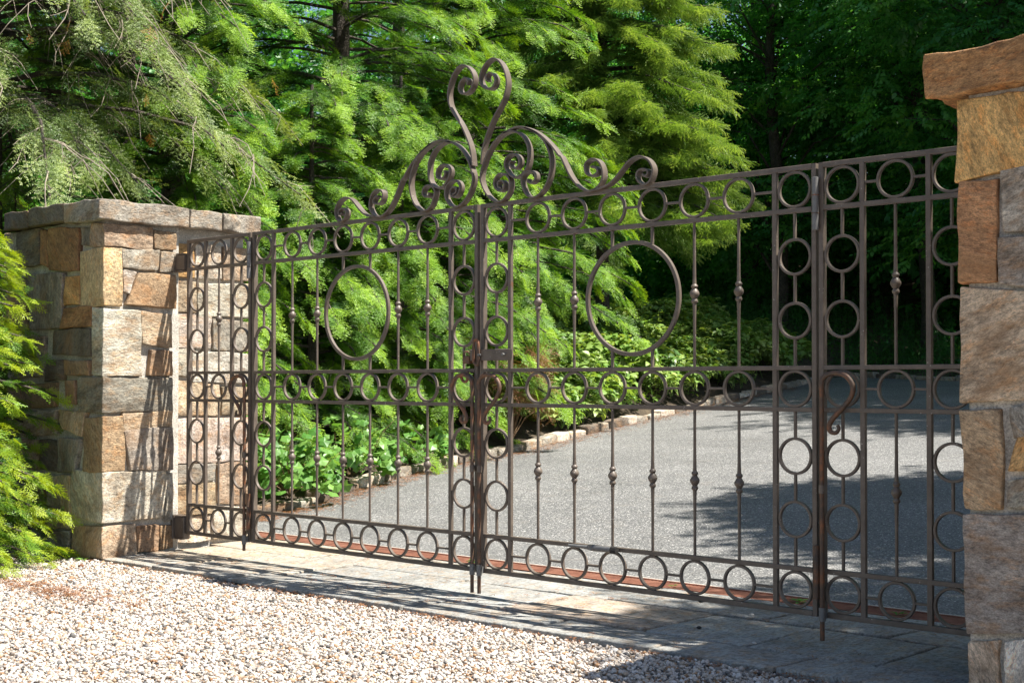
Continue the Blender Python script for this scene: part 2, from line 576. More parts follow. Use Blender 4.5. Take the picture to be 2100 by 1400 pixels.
LEFT_REAR=[
 ('ochre',[(0.03, 2.19), (0.202, 2.193), (0.203, 1.94), (0.031, 1.944)]),
 ('pale',[(0.224, 2.194), (0.461, 2.202), (0.462, 1.948), (0.225, 1.941)]),
 ('tan',[(0.485, 2.2), (0.746, 2.2), (0.747, 1.953), (0.486, 1.941)]),
 ('tan',[(0.031, 1.9), (0.225, 1.903), (0.226, 1.677), (0.032, 1.684)]),
 ('pale',[(0.248, 1.897), (0.747, 1.914), (0.738, 1.658), (0.249, 1.647)]),
 ('pale',[(0.032, 1.65), (0.362, 1.644), (0.363, 1.407), (0.033, 1.401)]),
 ('grey',[(0.385, 1.626), (0.743, 1.611), (0.739, 1.384), (0.386, 1.393)]),
 ('grey',[(0.033, 1.378), (0.183, 1.374), (0.161, 1.186), (0.034, 1.193)]),
 ('pale',[(0.205, 1.367), (0.739, 1.36), (0.74, 1.125), (0.197, 1.141)]),
 ('tan',[(0.043, 1.148), (0.447, 1.11), (0.448, 0.88), (0.052, 0.887)]),
 ('tan',[(0.479, 1.091), (0.74, 1.09), (0.736, 0.875), (0.48, 0.879)]),
 ('pale',[(0.044, 0.85), (0.736, 0.851), (0.732, 0.511), (0.045, 0.523)]),
 ('grey',[(0.037, 0.498), (0.412, 0.499), (0.404, 0.366), (0.037, 0.368)]),
 ('tan',[(0.435, 0.498), (0.733, 0.491), (0.729, 0.163), (0.437, 0.192)]),
 ('tan',[(0.037, 0.349), (0.413, 0.346), (0.405, 0.118), (0.038, 0.127)]),
 ('pale',[(0.038, 0.101), (0.368, 0.098), (0.369, -0.089), (0.039, -0.085)]),
 ('pale',[(0.4, 0.156), (0.724, 0.14), (0.725, -0.086), (0.401, -0.088)]),
]
RIGHT_FRONT=[
 ('ochre',[(1.617, 2.256), (1.97, 2.263), (1.969, 1.992), (1.619, 1.948)]),
 ('rust',[(1.627, 1.94), (1.771, 1.937), (1.765, 1.535), (1.629, 1.538)]),
 ('grey',[(1.794, 1.965), (1.969, 1.969), (1.967, 1.719), (1.802, 1.725)]),
 ('grey',[(1.787, 1.696), (1.967, 1.698), (1.966, 1.495), (1.782, 1.53)]),
 ('tan',[(1.629, 1.515), (1.984, 1.468), (1.982, 1.078), (1.631, 1.059)]),
 ('brown',[(1.635, 1.02), (1.785, 1.026), (1.783, 0.642), (1.641, 0.641)]),
 ('grey',[(1.824, 1.031), (1.964, 1.047), (1.963, 0.939), (1.84, 0.924)]),
 ('ochre',[(1.817, 0.79), (1.859, 0.909), (1.963, 0.92), (1.962, 0.8)]),
 ('grey',[(1.813, 0.749), (1.962, 0.772), (1.961, 0.65), (1.812, 0.652)]),
 ('grey',[(1.637, 0.602), (1.998, 0.622), (1.995, 0.175), (1.65, 0.139)]),
 ('tan',[(1.654, 0.097), (1.767, 0.115), (1.766, -0.088), (1.657, -0.105)]),
 ('pale',[(1.796, 0.115), (1.977, 0.147), (1.976, -0.055), (1.795, -0.083)]),
]
LEFT_CORNER=[
 ('tan',-4.855,-0.207,2.119,2.282),
 ('honey',-4.993,-0.465,1.691,2.109),
 ('pale',-4.829,-0.304,1.183,1.663),
 ('grey',-5.019,-0.037,0.922,1.168),
 ('honey',-4.949,-0.439,0.492,0.883),
 ('pale',-5.114,-0.093,0.126,0.474),
 ('tan',-5.091,-0.338,-0.13,0.091),
]
HEART=[(-1.53, 2.434), (-1.518, 2.521), (-1.485, 2.605), (-1.434, 2.693), (-1.371, 2.772), (-1.339, 2.827), (-1.326, 2.896), (-1.347, 2.97), (-1.386, 3.026), (-1.438, 3.052), (-1.489, 3.034), (-1.527, 2.993), (-1.54, 2.945), (-1.519, 2.9), (-1.479, 2.878), (-1.435, 2.884), (-1.417, 2.919), (-1.435, 2.957), (-1.467, 2.97), (-1.491, 2.954), (-1.485, 2.926)]
BELLY=[(-1.368, 2.275), (-1.394, 2.287), (-1.394, 2.313), (-1.368, 2.32), (-1.347, 2.302), (-1.351, 2.274), (-1.377, 2.26), (-1.411, 2.276), (-1.427, 2.313), (-1.411, 2.347), (-1.377, 2.362), (-1.338, 2.352), (-1.308, 2.324), (-1.302, 2.278), (-1.321, 2.235), (-1.36, 2.204), (-1.411, 2.2), (-1.459, 2.226), (-1.502, 2.272), (-1.529, 2.327), (-1.533, 2.373), (-1.516, 2.423), (-1.481, 2.49), (-1.424, 2.555), (-1.355, 2.595), (-1.279, 2.6), (-1.212, 2.567), (-1.17, 2.511), (-1.158, 2.453), (-1.166, 2.391), (-1.195, 2.35), (-1.254, 2.326), (-1.304, 2.349), (-1.338, 2.397), (-1.338, 2.436), (-1.304, 2.464), (-1.262, 2.462), (-1.233, 2.436), (-1.23, 2.404), (-1.254, 2.382), (-1.287, 2.388), (-1.304, 2.413), (-1.291, 2.429)]
WAVE=[(-1.351, 2.597), (-1.27, 2.618), (-1.195, 2.612), (-1.112, 2.578), (-1.047, 2.534), (-0.983, 2.476), (-0.935, 2.421), (-0.917, 2.408), (-0.887, 2.355), (-0.851, 2.295), (-0.803, 2.238), (-0.756, 2.206), (-0.715, 2.195), (-0.668, 2.206), (-0.639, 2.231), (-0.622, 2.266), (-0.625, 2.308), (-0.645, 2.347), (-0.68, 2.369), (-0.715, 2.368), (-0.741, 2.353), (-0.747, 2.324), (-0.732, 2.292), (-0.7, 2.279), (-0.668, 2.285), (-0.656, 2.302), (-0.677, 2.325), (-0.703, 2.328)]
LOBE=[(-1.187, 2.608), (-1.112, 2.575), (-1.047, 2.521), (-1.015, 2.468), (-0.995, 2.409), (-0.995, 2.347), (-1.015, 2.281), (-1.055, 2.229), (-1.112, 2.198), (-1.17, 2.215), (-1.203, 2.269), (-1.212, 2.314), (-1.187, 2.343), (-1.145, 2.353), (-1.112, 2.335), (-1.108, 2.303), (-1.133, 2.284), (-1.16, 2.289), (-1.166, 2.309)]
TAIL=[(-0.68, 2.198), (-0.639, 2.204), (-0.587, 2.217), (-0.542, 2.244), (-0.497, 2.285), (-0.452, 2.326), (-0.407, 2.346), (-0.369, 2.348), (-0.325, 2.329), (-0.298, 2.3), (-0.287, 2.267), (-0.295, 2.232), (-0.314, 2.203), (-0.347, 2.195), (-0.38, 2.214), (-0.394, 2.243), (-0.385, 2.269), (-0.358, 2.279), (-0.325, 2.269), (-0.322, 2.249), (-0.341, 2.239), (-0.355, 2.252)]

# ---------------------------------------------------------------- the lie of the land
KERB = [(-6.02, 1.75), (-6.08, 2.51), (-6.62, 4.46), (-6.82, 6.71), (-7.13, 8.17), (-7.37, 9.51), (-7.72, 11.66), (-8.05, 13.78), (-8.2, 15.5), (-8.5, 17.2), (-8.9, 18.6)]
FAR = [(-8.9, 18.6), (-5.56, 17.28), (0.0, 15.2), (6.0, 13.0), (12.0, 11.4)]


def kerb_x(y):
    if y <= KERB[0][1]:
        return KERB[0][0]
    for (xa, ya), (xb, yb) in zip(KERB, KERB[1:]):
        if y <= yb:
            return xa + (xb - xa) * (y - ya) / (yb - ya)
    return KERB[-1][0]


def far_y(x):
    if x <= FAR[0][0]:
        return FAR[0][1]
    for (xa, ya), (xb, yb) in zip(FAR, FAR[1:]):
        if x <= xb:
            return ya + (yb - ya) * (x - xa) / (xb - xa)
    return FAR[-1][1]


def rise(x, y):
    s = max(0.0, y - 1.3)
    return GROUND + 0.08 * s * min(1.0, 0.2 + s / 2.0 * 0.8 if s < 2 else 1.0)


def land(x, y):
    z = rise(x, min(y, 19.0))
    if y > 1.3:
        d = kerb_x(y) - 0.25 - x
        if d > 0:
            k = min(1.0, (y - 1.3) / 1.2)
            z += k * (0.08 + (0.16 + 0.20 * max(0.0, min(1.0, (y - 4.0) / 3.0))) * min(d, 2.2) + 0.10 * max(0.0, min(d - 2.2, 8.0)) + 0.35 * max(0.0, d - 10.2))
        f = y - far_y(x) - 0.2
        if f > 0 and d <= 6:
            z += 0.10 * min(f, 6.0) + 0.42 * max(0.0, f - 6.0)
    elif x < -6:
        z += 0.05 * (-6 - x)
    return z


def grid_sheet(name, x0, x1, y0, y1, nx, ny, zf, mat, inside=None):
    v, f, idx = [], [], {}
    xs = np.linspace(x0, x1, nx + 1)
    ys = np.linspace(y0, y1, ny + 1)
    for j, y in enumerate(ys):
        for i, x in enumerate(xs):
            v.append((x, y, zf(x, y)))
    for j in range(ny):
        for i in range(nx):
            if inside is None or inside((xs[i] + xs[i + 1]) / 2, (ys[j] + ys[j + 1]) / 2):
                a = j * (nx + 1) + i
                f.append((a, a + 1, a + nx + 2, a + nx + 1))
    me = mesh_from(name, v, f, True)
    return put(name, me, mat)


def ground_z(x, y):
    if -7 < x < 14 and y < 1.25:
        return GROUND - 0.10
    on_drive = kerb_x(y) < x and y < far_y(x) and y > 1.0
    return land(x, y) - (0.10 if on_drive else 0.0) + (0 if on_drive else 0.03 * noise.noise((x * 1.3, y * 1.3, 0)))


g = grid_sheet("ground", -70, 70, -40, 90, 280, 260, ground_z, M['soil'])
tag(g, "brown leaf littered soil under the trees", kind="structure")

# gravel court in front of the threshold
gv = grid_sheet("gravel_court", -14, 14, -16, -0.60, 90, 60, lambda x, y: GROUND - 0.035 + 0.010 * noise.noise((x * 1.6, y * 1.6, 3)), M['gravel_base'])
tag(gv, "pale gravel court in front of the gate", kind="structure")


# driveway: a strip of rows between its two edges
def drive_mesh():
    v, f = [], []
    rows = []
    ys = np.concatenate([np.linspace(1.165, 6, 16), np.linspace(6.4, 18.6, 36)])
    cols = 36
    for y in ys:
        xl = kerb_x(y)
        xr = 1.9 if y < 1.7 else min(14.0, 1.9 + 0.25 * (y - 1.7) + 0.09 * max(0, y - 4) ** 2.2)
        for k in range(cols + 1):
            x = xl + (xr - xl) * k / cols
            v.append((x, min(y, far_y(x)), rise(x, min(y, far_y(x)))))
    n = len(ys)
    for j in range(n - 1):
        for k in range(cols):
            a = j * (cols + 1) + k
            q = (a, a + 1, a + cols + 2, a + cols + 1)
            if abs(v[q[0]][1] - v[q[3]][1]) + abs(v[q[1]][1] - v[q[2]][1]) > 1e-5:
                f.append(q)
    return mesh_from("driveway", v, f, True)


tag(put("driveway", drive_mesh(), M['asphalt']), "grey asphalt driveway climbing and bending right beyond the gate", kind="structure")

# kerb of rough granite setts along the left edge and the far edge
STONE = {'grey': (0.31, 0.28, 0.235), 'ochre': (0.50, 0.30, 0.12), 'honey': (0.44, 0.32, 0.19), 'brown': (0.29, 0.20, 0.125), 'pale': (0.50, 0.45, 0.385),
         'dark': (0.15, 0.122, 0.098), 'tan': (0.41, 0.325, 0.225), 'rust': (0.29, 0.155, 0.075), 'amber': (0.36, 0.20, 0.085)}
rng = np.random.default_rng(5)
kb = Acc()
for (xa, ya), (xb, yb) in zip(KERB, KERB[1:]):
    kb.tube([(xa - 0.12, ya, rise(xa, ya) - 0.03), (xb - 0.12, yb, rise(xb, yb) - 0.03)], 0.075, 6)
kerb = tag(put("kerb", kb.mesh("kerb"), M['mortar']), "rough granite kerb along the left edge of the driveway", kind="structure")


def along(pts, s):
    for (xa, ya), (xb, yb) in zip(pts, pts[1:]):
        d = math.hypot(xb - xa, yb - ya)
        if s <= d:
            t = s / d
            return xa + (xb - xa) * t, ya + (yb - ya) * t, (xb - xa) / d, (yb - ya) / d
        s -= d
    return None


def kerb_run(pts, parent, side, name):
    s, i = 0.0, 0
    while True:
        ln = rng.uniform(0.28, 0.55)
        a, b = along(pts, s + 0.012), along(pts, s + ln - 0.012)
        if a is None or b is None:
            break
        w, h = rng.uniform(0.14, 0.22), rng.uniform(0.06, 0.12)
        nx, ny = -a[3] * side, a[2] * side
        jl = rng.uniform(-0.02, 0.02)
        c8 = []
        for k in (0, 1):
            for j in (0, 1):
                for (x, y, *_r) in (a, b):
                    z = rise(x, y) - 0.06 + (h + 0.06) * k
                    c8.append((x + nx * (w * j + jl), y + ny * (w * j + jl), z))
        v, f = hexa(c8, 40 + i * 3.3 + len(name), 0.02, 0.014, 8.0, 2)
        acc = Acc()
        acc.add(v, f)
        c = np.array(STONE[rng.choice(['grey', 'pale', 'grey', 'dark'])]) * rng.uniform(0.75, 1.15)
        put("kerb_stone", acc.mesh("kerb_stone", True), M['stone'], parent, color=tuple(c))
        s += ln
        i += 1


kerb_run(KERB, kerb, 1, "a")
fa = Acc()
fa.tube([(x, y + 0.10, rise(x, y) - 0.02) for x, y in FAR[:4]], 0.07, 6)
fk = tag(put("far_kerb", fa.mesh("far_kerb"), M['mortar']), "kerb along the far bend of the driveway", kind="structure")
kerb_run(FAR[:4], fk, 1, "far")

# ---------------------------------------------------------------- stone threshold: three rows of bluestone slabs, then the drain
bed = Acc()
bed.box(-4.9, 1.75, -0.595, 0.925, GROUND - 0.12, GROUND - 0.022)
thr = tag(put("stone_threshold", bed.mesh("stone_threshold"), M['dark_gap']), "blue grey stone threshold under the gate", kind="structure")
JOINTS = {0: (-0.605, -0.275, [-4.85, -4.05, -3.2, -2.35, -1.56, -0.66, 0.15, 0.82, 1.7]),
          1: (-0.265, 0.362, [-4.68, -3.95, -3.05, -2.0, -1.15, -0.15, 0.46, 1.12, 1.62]),
          2: (0.372, 0.915, [-4.75, -4.2, -3.55, -2.70, -1.7, -0.85, 0.19, 0.9, 1.7])}
rng = np.random.default_rng(11)
for r, (y0, y1, js) in JOINTS.items():
    for i, (xa, xb) in enumerate(zip(js, js[1:])):
        s0, s1 = (0.05, 0.05) if r != 1 else (0.03, 0.03)
        zt = GROUND + rng.uniform(-0.004, 0.004)
        ja, jb = rng.uniform(-0.025, 0.025, 2)
        c8 = [(xa + 0.008 - s0, y0 + rng.uniform(0, .012), GROUND - 0.07), (xb - 0.008 - s1, y0 + rng.uniform(0, .012), GROUND - 0.07),
              (xa + 0.008 + ja, y1 - rng.uniform(0, .012), GROUND - 0.07), (xb - 0.008 + jb, y1 - rng.uniform(0, .012), GROUND - 0.07)]
        c8 += [(x, y, zt + rng.uniform(-0.003, 0.003)) for x, y, z in c8]
        v, f = hexa(c8, 300 + r * 40 + i, 0.008, 0.0035, 6.0, 6)
        a = Acc()
        a.add(v, f)
        warm = max(0.0, min(1.0, (-2.6 - (xa + xb) / 2) / 1.5)) * (1.0 if r else 0.4)
        base = np.array((0.30, 0.305, 0.295)) * rng.uniform(0.9, 1.12)
        col = base * (1 - warm) + np.array((0.37, 0.325, 0.26)) * warm
        if r == 1 and i == 4:
            col = np.array((0.36, 0.31, 0.26))
        put("paver", a.mesh("paver", True), M['bluestone'], thr, color=tuple(col))

# drain: a rust red channel with slanting bars
ch = Acc()
ch.box(-6.0, 1.85, 0.93, 1.155, GROUND - 0.09, GROUND - 0.03)
dr = empty("channel_drain", (0, 0, 0), "rust red slotted drain set behind the gate across the driveway", "drain")
put("channel", ch.mesh("channel"), M['dark_gap'], dr)
fr = Acc()
fr.box(-6.0, 1.85, 0.93, 0.945, GROUND - 0.03, GROUND + 0.002)
fr.box(-6.0, 1.85, 1.14, 1.155, GROUND - 0.03, GROUND + 0.004)
put("grate_frame", fr.mesh("grate_frame"), M['grate'], dr)
lip = Acc()
lip.box(-6.0, 1.85, 1.157, 1.172, GROUND - 0.05, GROUND + 0.006)
put("concrete_lip", lip.mesh("concrete_lip"), M['mortar'], dr)
bar = Acc()
bw, sl = 0.0062, 0.055
v = [(-bw - sl, 0.945, 0), (bw - sl, 0.945, 0), (bw + sl, 1.14, 0), (-bw + sl, 1.14, 0)]
bar.add([(x, y, GROUND - 0.025) for x, y, z in v] + [(x, y, GROUND - 0.001) for x, y, z in v],
        [(0, 3, 2, 1), (4, 5, 6, 7), (0, 1, 5, 4), (1, 2, 6, 5), (2, 3, 7, 6), (3, 0, 4, 7)])
bm_ = bar.mesh("grate_bar")
bm_.materials.append(M['grate'])
x = -5.85
for i in range(270):
    link(bpy.data.objects.new("grate_bar", bm_), dr).location = (x + i * 0.0282, 0, 0)

# ---------------------------------------------------------------- stone pillars
BOUNCE_LIFT = [1.0]


def stone_obj(c8, colour, seed, parent, rnd=0.007, amp=0.012, mid=6, jit=0.2):
    cen = sum((Vector(c) for c in c8), Vector()) / 8
    # fill the bed: the stones meet the mortar a little further out
    c8 = [Vector(c) + Vector([math.copysign(0.006, (Vector(c) - cen)[k]) for k in range(3)]) for c in c8]
    v, f = hexa(c8, seed, rnd, amp, 6.0, mid)
    a = Acc()
    a.add(v, f)
    r = np.random.default_rng(int(seed * 7) + 1)
    c = np.array(STONE[colour]) * BOUNCE_LIFT[0] * r.uniform(1 - jit, 1 + jit) * r.uniform(0.965, 1.035, 3)
    return put("stone", a.mesh("stone", True), M['stone'], parent, color=tuple(c))


def stone_on_y(quad, y, inward, colour, seed, parent, proud=0.012, depth=0.11):
    """quad = top left, top right, bottom right, bottom left as (x, z) on the plane y; inward = +1 when the wall lies behind it"""
    tl, tr, br, bl = quad
    pr = proud + (seed * 0.37 % 1.0) * 0.014
    c8 = []
    for yy in (y - inward * pr, y + inward * depth):
        for (a, b) in ((bl, br), (tl, tr)):
            c8 += [(a[0], yy, a[1]), (b[0], yy, b[1])]
    return stone_obj(c8, colour, seed, parent)


def stone_on_x(quad, x, inward, colour, seed, parent, proud=0.012, depth=0.11):
    tl, tr, br, bl = quad
    pr = proud + (seed * 0.37 % 1.0) * 0.014
    c8 = []
    for xx in (x - inward * pr, x + inward * depth):
        for (a, b) in ((bl, br), (tl, tr)):
            c8 += [(xx, a[0], a[1]), (xx, b[0], b[1])]
    return stone_obj(c8, colour, seed, parent)


def rough_core(name, boxes, parent):
    a = Acc()
    for x0, x1, y0, y1, z0, z1 in boxes:
        nx, ny, nz = max(2, int((x1 - x0) / .09)), max(2, int((y1 - y0) / .09)), max(2, int((z1 - z0) / .09))
        c8 = [(xx, yy, zz) for zz in (z0, z1) for yy in (y0, y1) for xx in (x0, x1)]
        v, f = hexa(c8, 17.0 + x0, 0.012, 0.006, 9.0, 14)
        a.add(v, f)
    put(name, a.mesh(name, True), M['mortar'], parent)


GB = GROUND - 0.10
lp = empty("stone_pillar", (-5.3, 0.05, GROUND), "shaded fieldstone gate pillar at the far end of the gate, half hidden by a bright green shrub", "pillar", "stone gate pillars")
lp_inv = Matrix.Translation((5.3, -0.05, -GROUND))
before = len(coll.objects)
rough_core("mortar", [(-5.95, -4.714, -0.581, 0.05, GB, 2.33), (-5.94, -4.774, 0.04, 0.70, GB, 2.325)], lp)
sd = 1.0
for col, q in LEFT_FRONT:
    sd += 1.31
    stone_on_y(q, -0.595, 1, col, sd, lp)
for col, q in LEFT_REVEAL:
    sd += 1.31
    stone_on_x(q, -4.70, -1, col, sd, lp)
for col, q in LEFT_REAR:
    sd += 1.31
    stone_on_x(q, -4.765, -1, col, sd, lp)
for col, xa, yb, zb, zt in LEFT_CORNER:
    sd += 1.31
    c8 = []
    for z in (zb, zt):
        for y in (-0.612, yb):
            for x in (xa, -4.684):
                dz = 0.02 * math.sin(sd * 3 + x) * (1 if x < -4.69 else 0)
                # an L of two faces: thin behind, so keep the block inside the core
                c8.append((x, y, z + dz))
    stone_obj(c8, col, sd, lp, 0.008, 0.011, 7)
# capstones
CAPS_L = [(-6.02, -5.66, -0.68, 0.02, 2.325, 2.452, 'dark'), (-5.65, -5.13, -0.675, 0.0, 2.33, 2.462, 'dark'), (-5.118, -4.635, -0.675, 0.085, 2.305, 2.455, 'grey'),
          (-5.20, -4.64, 0.10, 0.39, 2.315, 2.448, 'grey'), (-5.2, -4.645, 0.40, 0.77, 2.315, 2.455, 'grey'), (-6.0, -5.22, 0.03, 0.77, 2.32, 2.45, 'grey')]
for x0, x1, y0, y1, z0, z1, col in CAPS_L:
    sd += 1.7
    c8 = [(x, y, z) for z in (z0, z1) for y in (y0, y1) for x in (x0, x1)]
    v, f = hexa(c8, sd, 0.008, 0.014, 6.0, 10)
    a = Acc()
    a.add(v, f)
    put("capstone", a.mesh("capstone", True), M['stone'], lp, color=STONE[col])
# quoins of the faces turned away
rng = np.random.default_rng(3)


def fill_face(parent, axis, plane, inward, a0, a1, z0, z1, seed):
    z = z0
    k = 0
    while z < z1 - 0.05:
        h = min(rng.uniform(0.16, 0.34), z1 - z)
        a = a0
        while a < a1 - 0.04:
            w = min(rng.uniform(0.2, 0.45), a1 - a)
            if a1 - (a + w) < 0.1:
                w = a1 - a
            q = [(a + .012, z + h - .012), (a + w - .012, z + h - .012), (a + w - .012, z + .012), (a + .012, z + .012)]
            k += 1
            fn = stone_on_x if axis == 'x' else stone_on_y
            fn(q, plane, inward, str(rng.choice(['grey', 'tan', 'brown', 'ochre', 'pale', 'dark'])), seed + k * 1.27, parent)
            a += w
        z += h


for o in list(coll.objects):
    if o.parent is lp:
        o.matrix_parent_inverse = Matrix.Translation((0, 0, 0))
        o.location = Vector((5.3, -0.05, -GROUND))

rp = empty("stone_pillar", (2.3, 0.05, GROUND), "near fieldstone gate pillar in ochre, rust and grey, cut off by the right edge", "pillar", "stone gate pillars")
BOUNCE_LIFT[0] = 1.35      # bounced light painted into the near pillar's stone colours, lifting its shaded face
rough_core("mortar", [(1.645, 2.95, -0.581, 0.70, GB, 2.33)], rp)
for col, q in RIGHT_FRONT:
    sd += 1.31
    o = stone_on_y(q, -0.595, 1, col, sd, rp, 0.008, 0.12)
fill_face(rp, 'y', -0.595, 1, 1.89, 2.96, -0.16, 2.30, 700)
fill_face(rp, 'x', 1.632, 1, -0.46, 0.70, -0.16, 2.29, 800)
CAPS_R = [(1.497, 2.35, -0.655, -0.02, 2.292, 2.472, 'amber'), (2.365, 3.06, -0.65, -0.02, 2.295, 2.465, 'grey'), (1.55, 2.3, -0.005, 0.80, 2.30, 2.46, 'tan'), (2.31, 3.04, -0.005, 0.80, 2.30, 2.46, 'grey')]
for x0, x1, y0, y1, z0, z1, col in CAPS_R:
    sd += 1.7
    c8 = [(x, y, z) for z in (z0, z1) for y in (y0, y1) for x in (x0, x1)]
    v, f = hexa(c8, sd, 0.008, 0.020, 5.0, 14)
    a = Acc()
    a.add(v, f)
    put("capstone", a.mesh("capstone", True), M['stone'], rp, color=tuple(1.3 * q for q in STONE[col]))  # cap colours raised too, for the same painted bounce light
for o in list(coll.objects):
    if o.parent is rp:
        o.location = Vector((-2.3, -0.05, -GROUND))

# ---------------------------------------------------------------- the gate
YF, YB = 0.0, 0.025            # front and back of the bars
Z = dict(top=(2.1755, 2.2), second=(1.9676, 1.9915), mid=(1.1939, 1.2163), midlow=(0.9896, 1.0119), low=(0.2102, 0.234), bottom=(0.0, 0.0259))
RING_R, RING_T = 0.0925, 0.0135


def ring_mesh(name, R, t, y0, y1, seg):
    a = Acc()
    v, f = [], []
    c = 0.002
    sec = [(R, y0 + c), (R - c, y0), (R - t + c, y0), (R - t, y0 + c), (R - t, y1 - c), (R - t + c, y1), (R - c, y1), (R, y1 - c)]
    for i in range(seg):
        th = 2 * math.pi * i / seg
        for r, y in sec:
            v.append((r * math.cos(th), y, r * math.sin(th)))
    for i in range(seg):
        for k in range(8):
            j = (i + 1) % seg
            k2 = (k + 1) % 8
            f.append((i * 8 + k, i * 8 + k2, j * 8 + k2, j * 8 + k))
    a.add(v, f)
    me = a.mesh(name, True)
    me.materials.append(M['iron'])
    return me


RING = ring_mesh("ring", RING_R, RING_T, 0.003, 0.023, 36)
BIG_RING = ring_mesh("large_ring", 0.3147, 0.022, 0.0015, 0.0235, 72)


def baluster_mesh(z0, z1, zk):
    a = Acc()
    r = 0.0078
    prof = [(r, z0), (r, zk - 0.20), (r * 1.05, zk - 0.15), (r * 1.2, zk - 0.085), (0.0105, zk - 0.052), (0.0165, zk - 0.046), (0.0185, zk - 0.038), (0.0145, zk - 0.030), (0.0125, zk - 0.026),
            (0.018, zk - 0.018), (0.0245, zk - 0.007), (0.0255, zk), (0.0245, zk + 0.007), (0.018, zk + 0.018), (0.0125, zk + 0.026), (0.0145, zk + 0.030), (0.0185, zk + 0.037), (0.0165, zk + 0.044), (0.0105, zk + 0.050),
            (r * 1.15, zk + 0.085), (r * 1.05, zk + 0.15), (r, zk + 0.20), (r, z1)]
    a.lathe(prof, 10, (0, 0.0125, 0))
    me = a.mesh("baluster", True)
    me.materials.append(M['iron'])
    return me


BAL_UP = baluster_mesh(Z['mid'][1], Z['second'][0], 1.597)
BAL_LOW = baluster_mesh(Z['low'][1], Z['midlow'][0], 0.622)


def bar_obj(name, parent, x0, x1, z0, z1, y0=YF, y1=YB, ch=0.002, mat='iron'):
    a = Acc()
    a.box(x0, x1, y0, y1, z0, z1, ch)
    return put(name, a.mesh(name), M[mat], parent)


def inst(name, me, parent, loc):
    o = bpy.data.objects.new(name, me)
    o.location = loc
    return link(o, parent)


UP_R, LOW_R = (1.752, 1.438), (0.772, 0.462)


def ring_column(leaf, xc):
    zs = [2.0835, *UP_R, 1.1029, *LOW_R, 0.118]
    for z in zs:
        inst("ring", RING, leaf, (xc, 0, z))
    R = RING_R - 0.001
    spans = [(UP_R[0] + R, Z['second'][0]), (UP_R[1] + R, UP_R[0] - R), (Z['mid'][1], UP_R[1] - R), (LOW_R[0] + R, Z['midlow'][0]), (LOW_R[1] + R, LOW_R[0] - R), (Z['low'][1], LOW_R[1] - R)]
    for a, b in spans:
        bar_obj("upright_link", leaf, xc - 0.006, xc + 0.006, a, b, 0.0045, 0.0215, 0.0015)


def row_links(leaf, x0, x1, xs):
    R = RING_R - 0.001
    pts = [x0] + [e for x in xs for e in (x - R, x + R)] + [x1]
    for zc in (2.0835, 1.1029, 0.118):
        for a, b in zip(pts[::2], pts[1::2]):
            bar_obj("cross_link", leaf, a, b, zc - 0.006, zc + 0.006, 0.0045, 0.0215, 0.0015)
        for x in xs:
            inst("ring", RING, leaf, (x, 0, zc))


def frame_bars(leaf, stiles, x0, x1):
    for (a, b) in stiles:
        bar_obj("stile", leaf, a, b, Z['bottom'][1] - 0.001 if (a, b) not in (stiles[0], stiles[-1]) else 0.0, Z['top'][0] + (0.001 if (a, b) not in (stiles[0], stiles[-1]) else 0.0245), 0.0, 0.0235 if (a, b) not in (stiles[0], stiles[-1]) else 0.036, 0.002)
    xs = [stiles[0][1]] + [e for s in stiles[1:-1] for e in s] + [stiles[-1][0]]
    for key in ('top', 'bottom'):
        bar_obj("rail", leaf, xs[0], xs[-1], *Z[key], -0.001, 0.0265, 0.002)
    for key in ('second', 'mid', 'midlow', 'low'):
        bar_obj("rail", leaf, xs[0], xs[-1], *Z[key], -0.0012, 0.0238, 0.002)


def ribbon(name, pts, parent, mirror=None, thick=0.0115, y0=-0.024, y1=0.022):
    P = smooth_path(pts, 5)
    if mirror is not None:
        P = [np.array((2 * mirror - p[0], p[1])) for p in P]
    v, f = [], []
    n = len(P)
    for i in range(n):
        t = P[min(i + 1, n - 1)] - P[max(i - 1, 0)]
        t = t / (np.linalg.norm(t) + 1e-9)
        nx, nz = -t[1], t[0]
        h = thick / 2
        c = 0.0015
        for s, y in ((-h, y0 + c), (-h + c, y0), (h - c, y0), (h, y0 + c), (h, y1 - c), (h - c, y1), (-h + c, y1), (-h, y1 - c)):
            v.append((P[i][0] + nx * s, y, P[i][1] + nz * s))
    for i in range(n - 1):
        for k in range(8):
            k2 = (k + 1) % 8
            f.append((i * 8 + k, i * 8 + k2, (i + 1) * 8 + k2, (i + 1) * 8 + k))
    f.append(tuple(range(7, -1, -1)))
    f.append(tuple((n - 1) * 8 + k for k in range(8)))
    a = Acc()
    a.add(v, f)
    return put(name, a.mesh(name, True), M['iron'], parent)


def barrel(leaf, x, z0, z1, rust=True):
    a = Acc()
    h = z1 - z0
    r = 0.0165
    a.lathe([(r * .6, z1 + .002), (r, z1), (r, z0 + h * .66 + .002), (r * 1.09, z0 + h * .66 + .002), (r * 1.09, z0 + h * .66 - .004), (r * .97, z0 + h * .66 - .004),
             (r * .97, z0 + h * .33), (r * 1.09, z0 + h * .33), (r * 1.09, z0 + h * .33 - .006), (r, z0 + h * .33 - .006), (r, z0), (r * .6, z0 - .002)], 14, (x, -0.019, 0))
    hg = put("hinge", a.mesh("hinge", True), M['zinc' if z0 > 1 else 'rusty'], leaf)
    b = Acc()
    for zz in (z0 + h * .66, z0 + h * .33 - .003):
        b.lathe([(r * 1.05, zz - .003), (r * 1.13, zz - .002), (r * 1.13, zz + .002), (r * 1.05, zz + .003)], 14, (x, -0.019, 0))
    put("bearing_ring", b.mesh("bearing_ring", True), M['rusty'], hg)


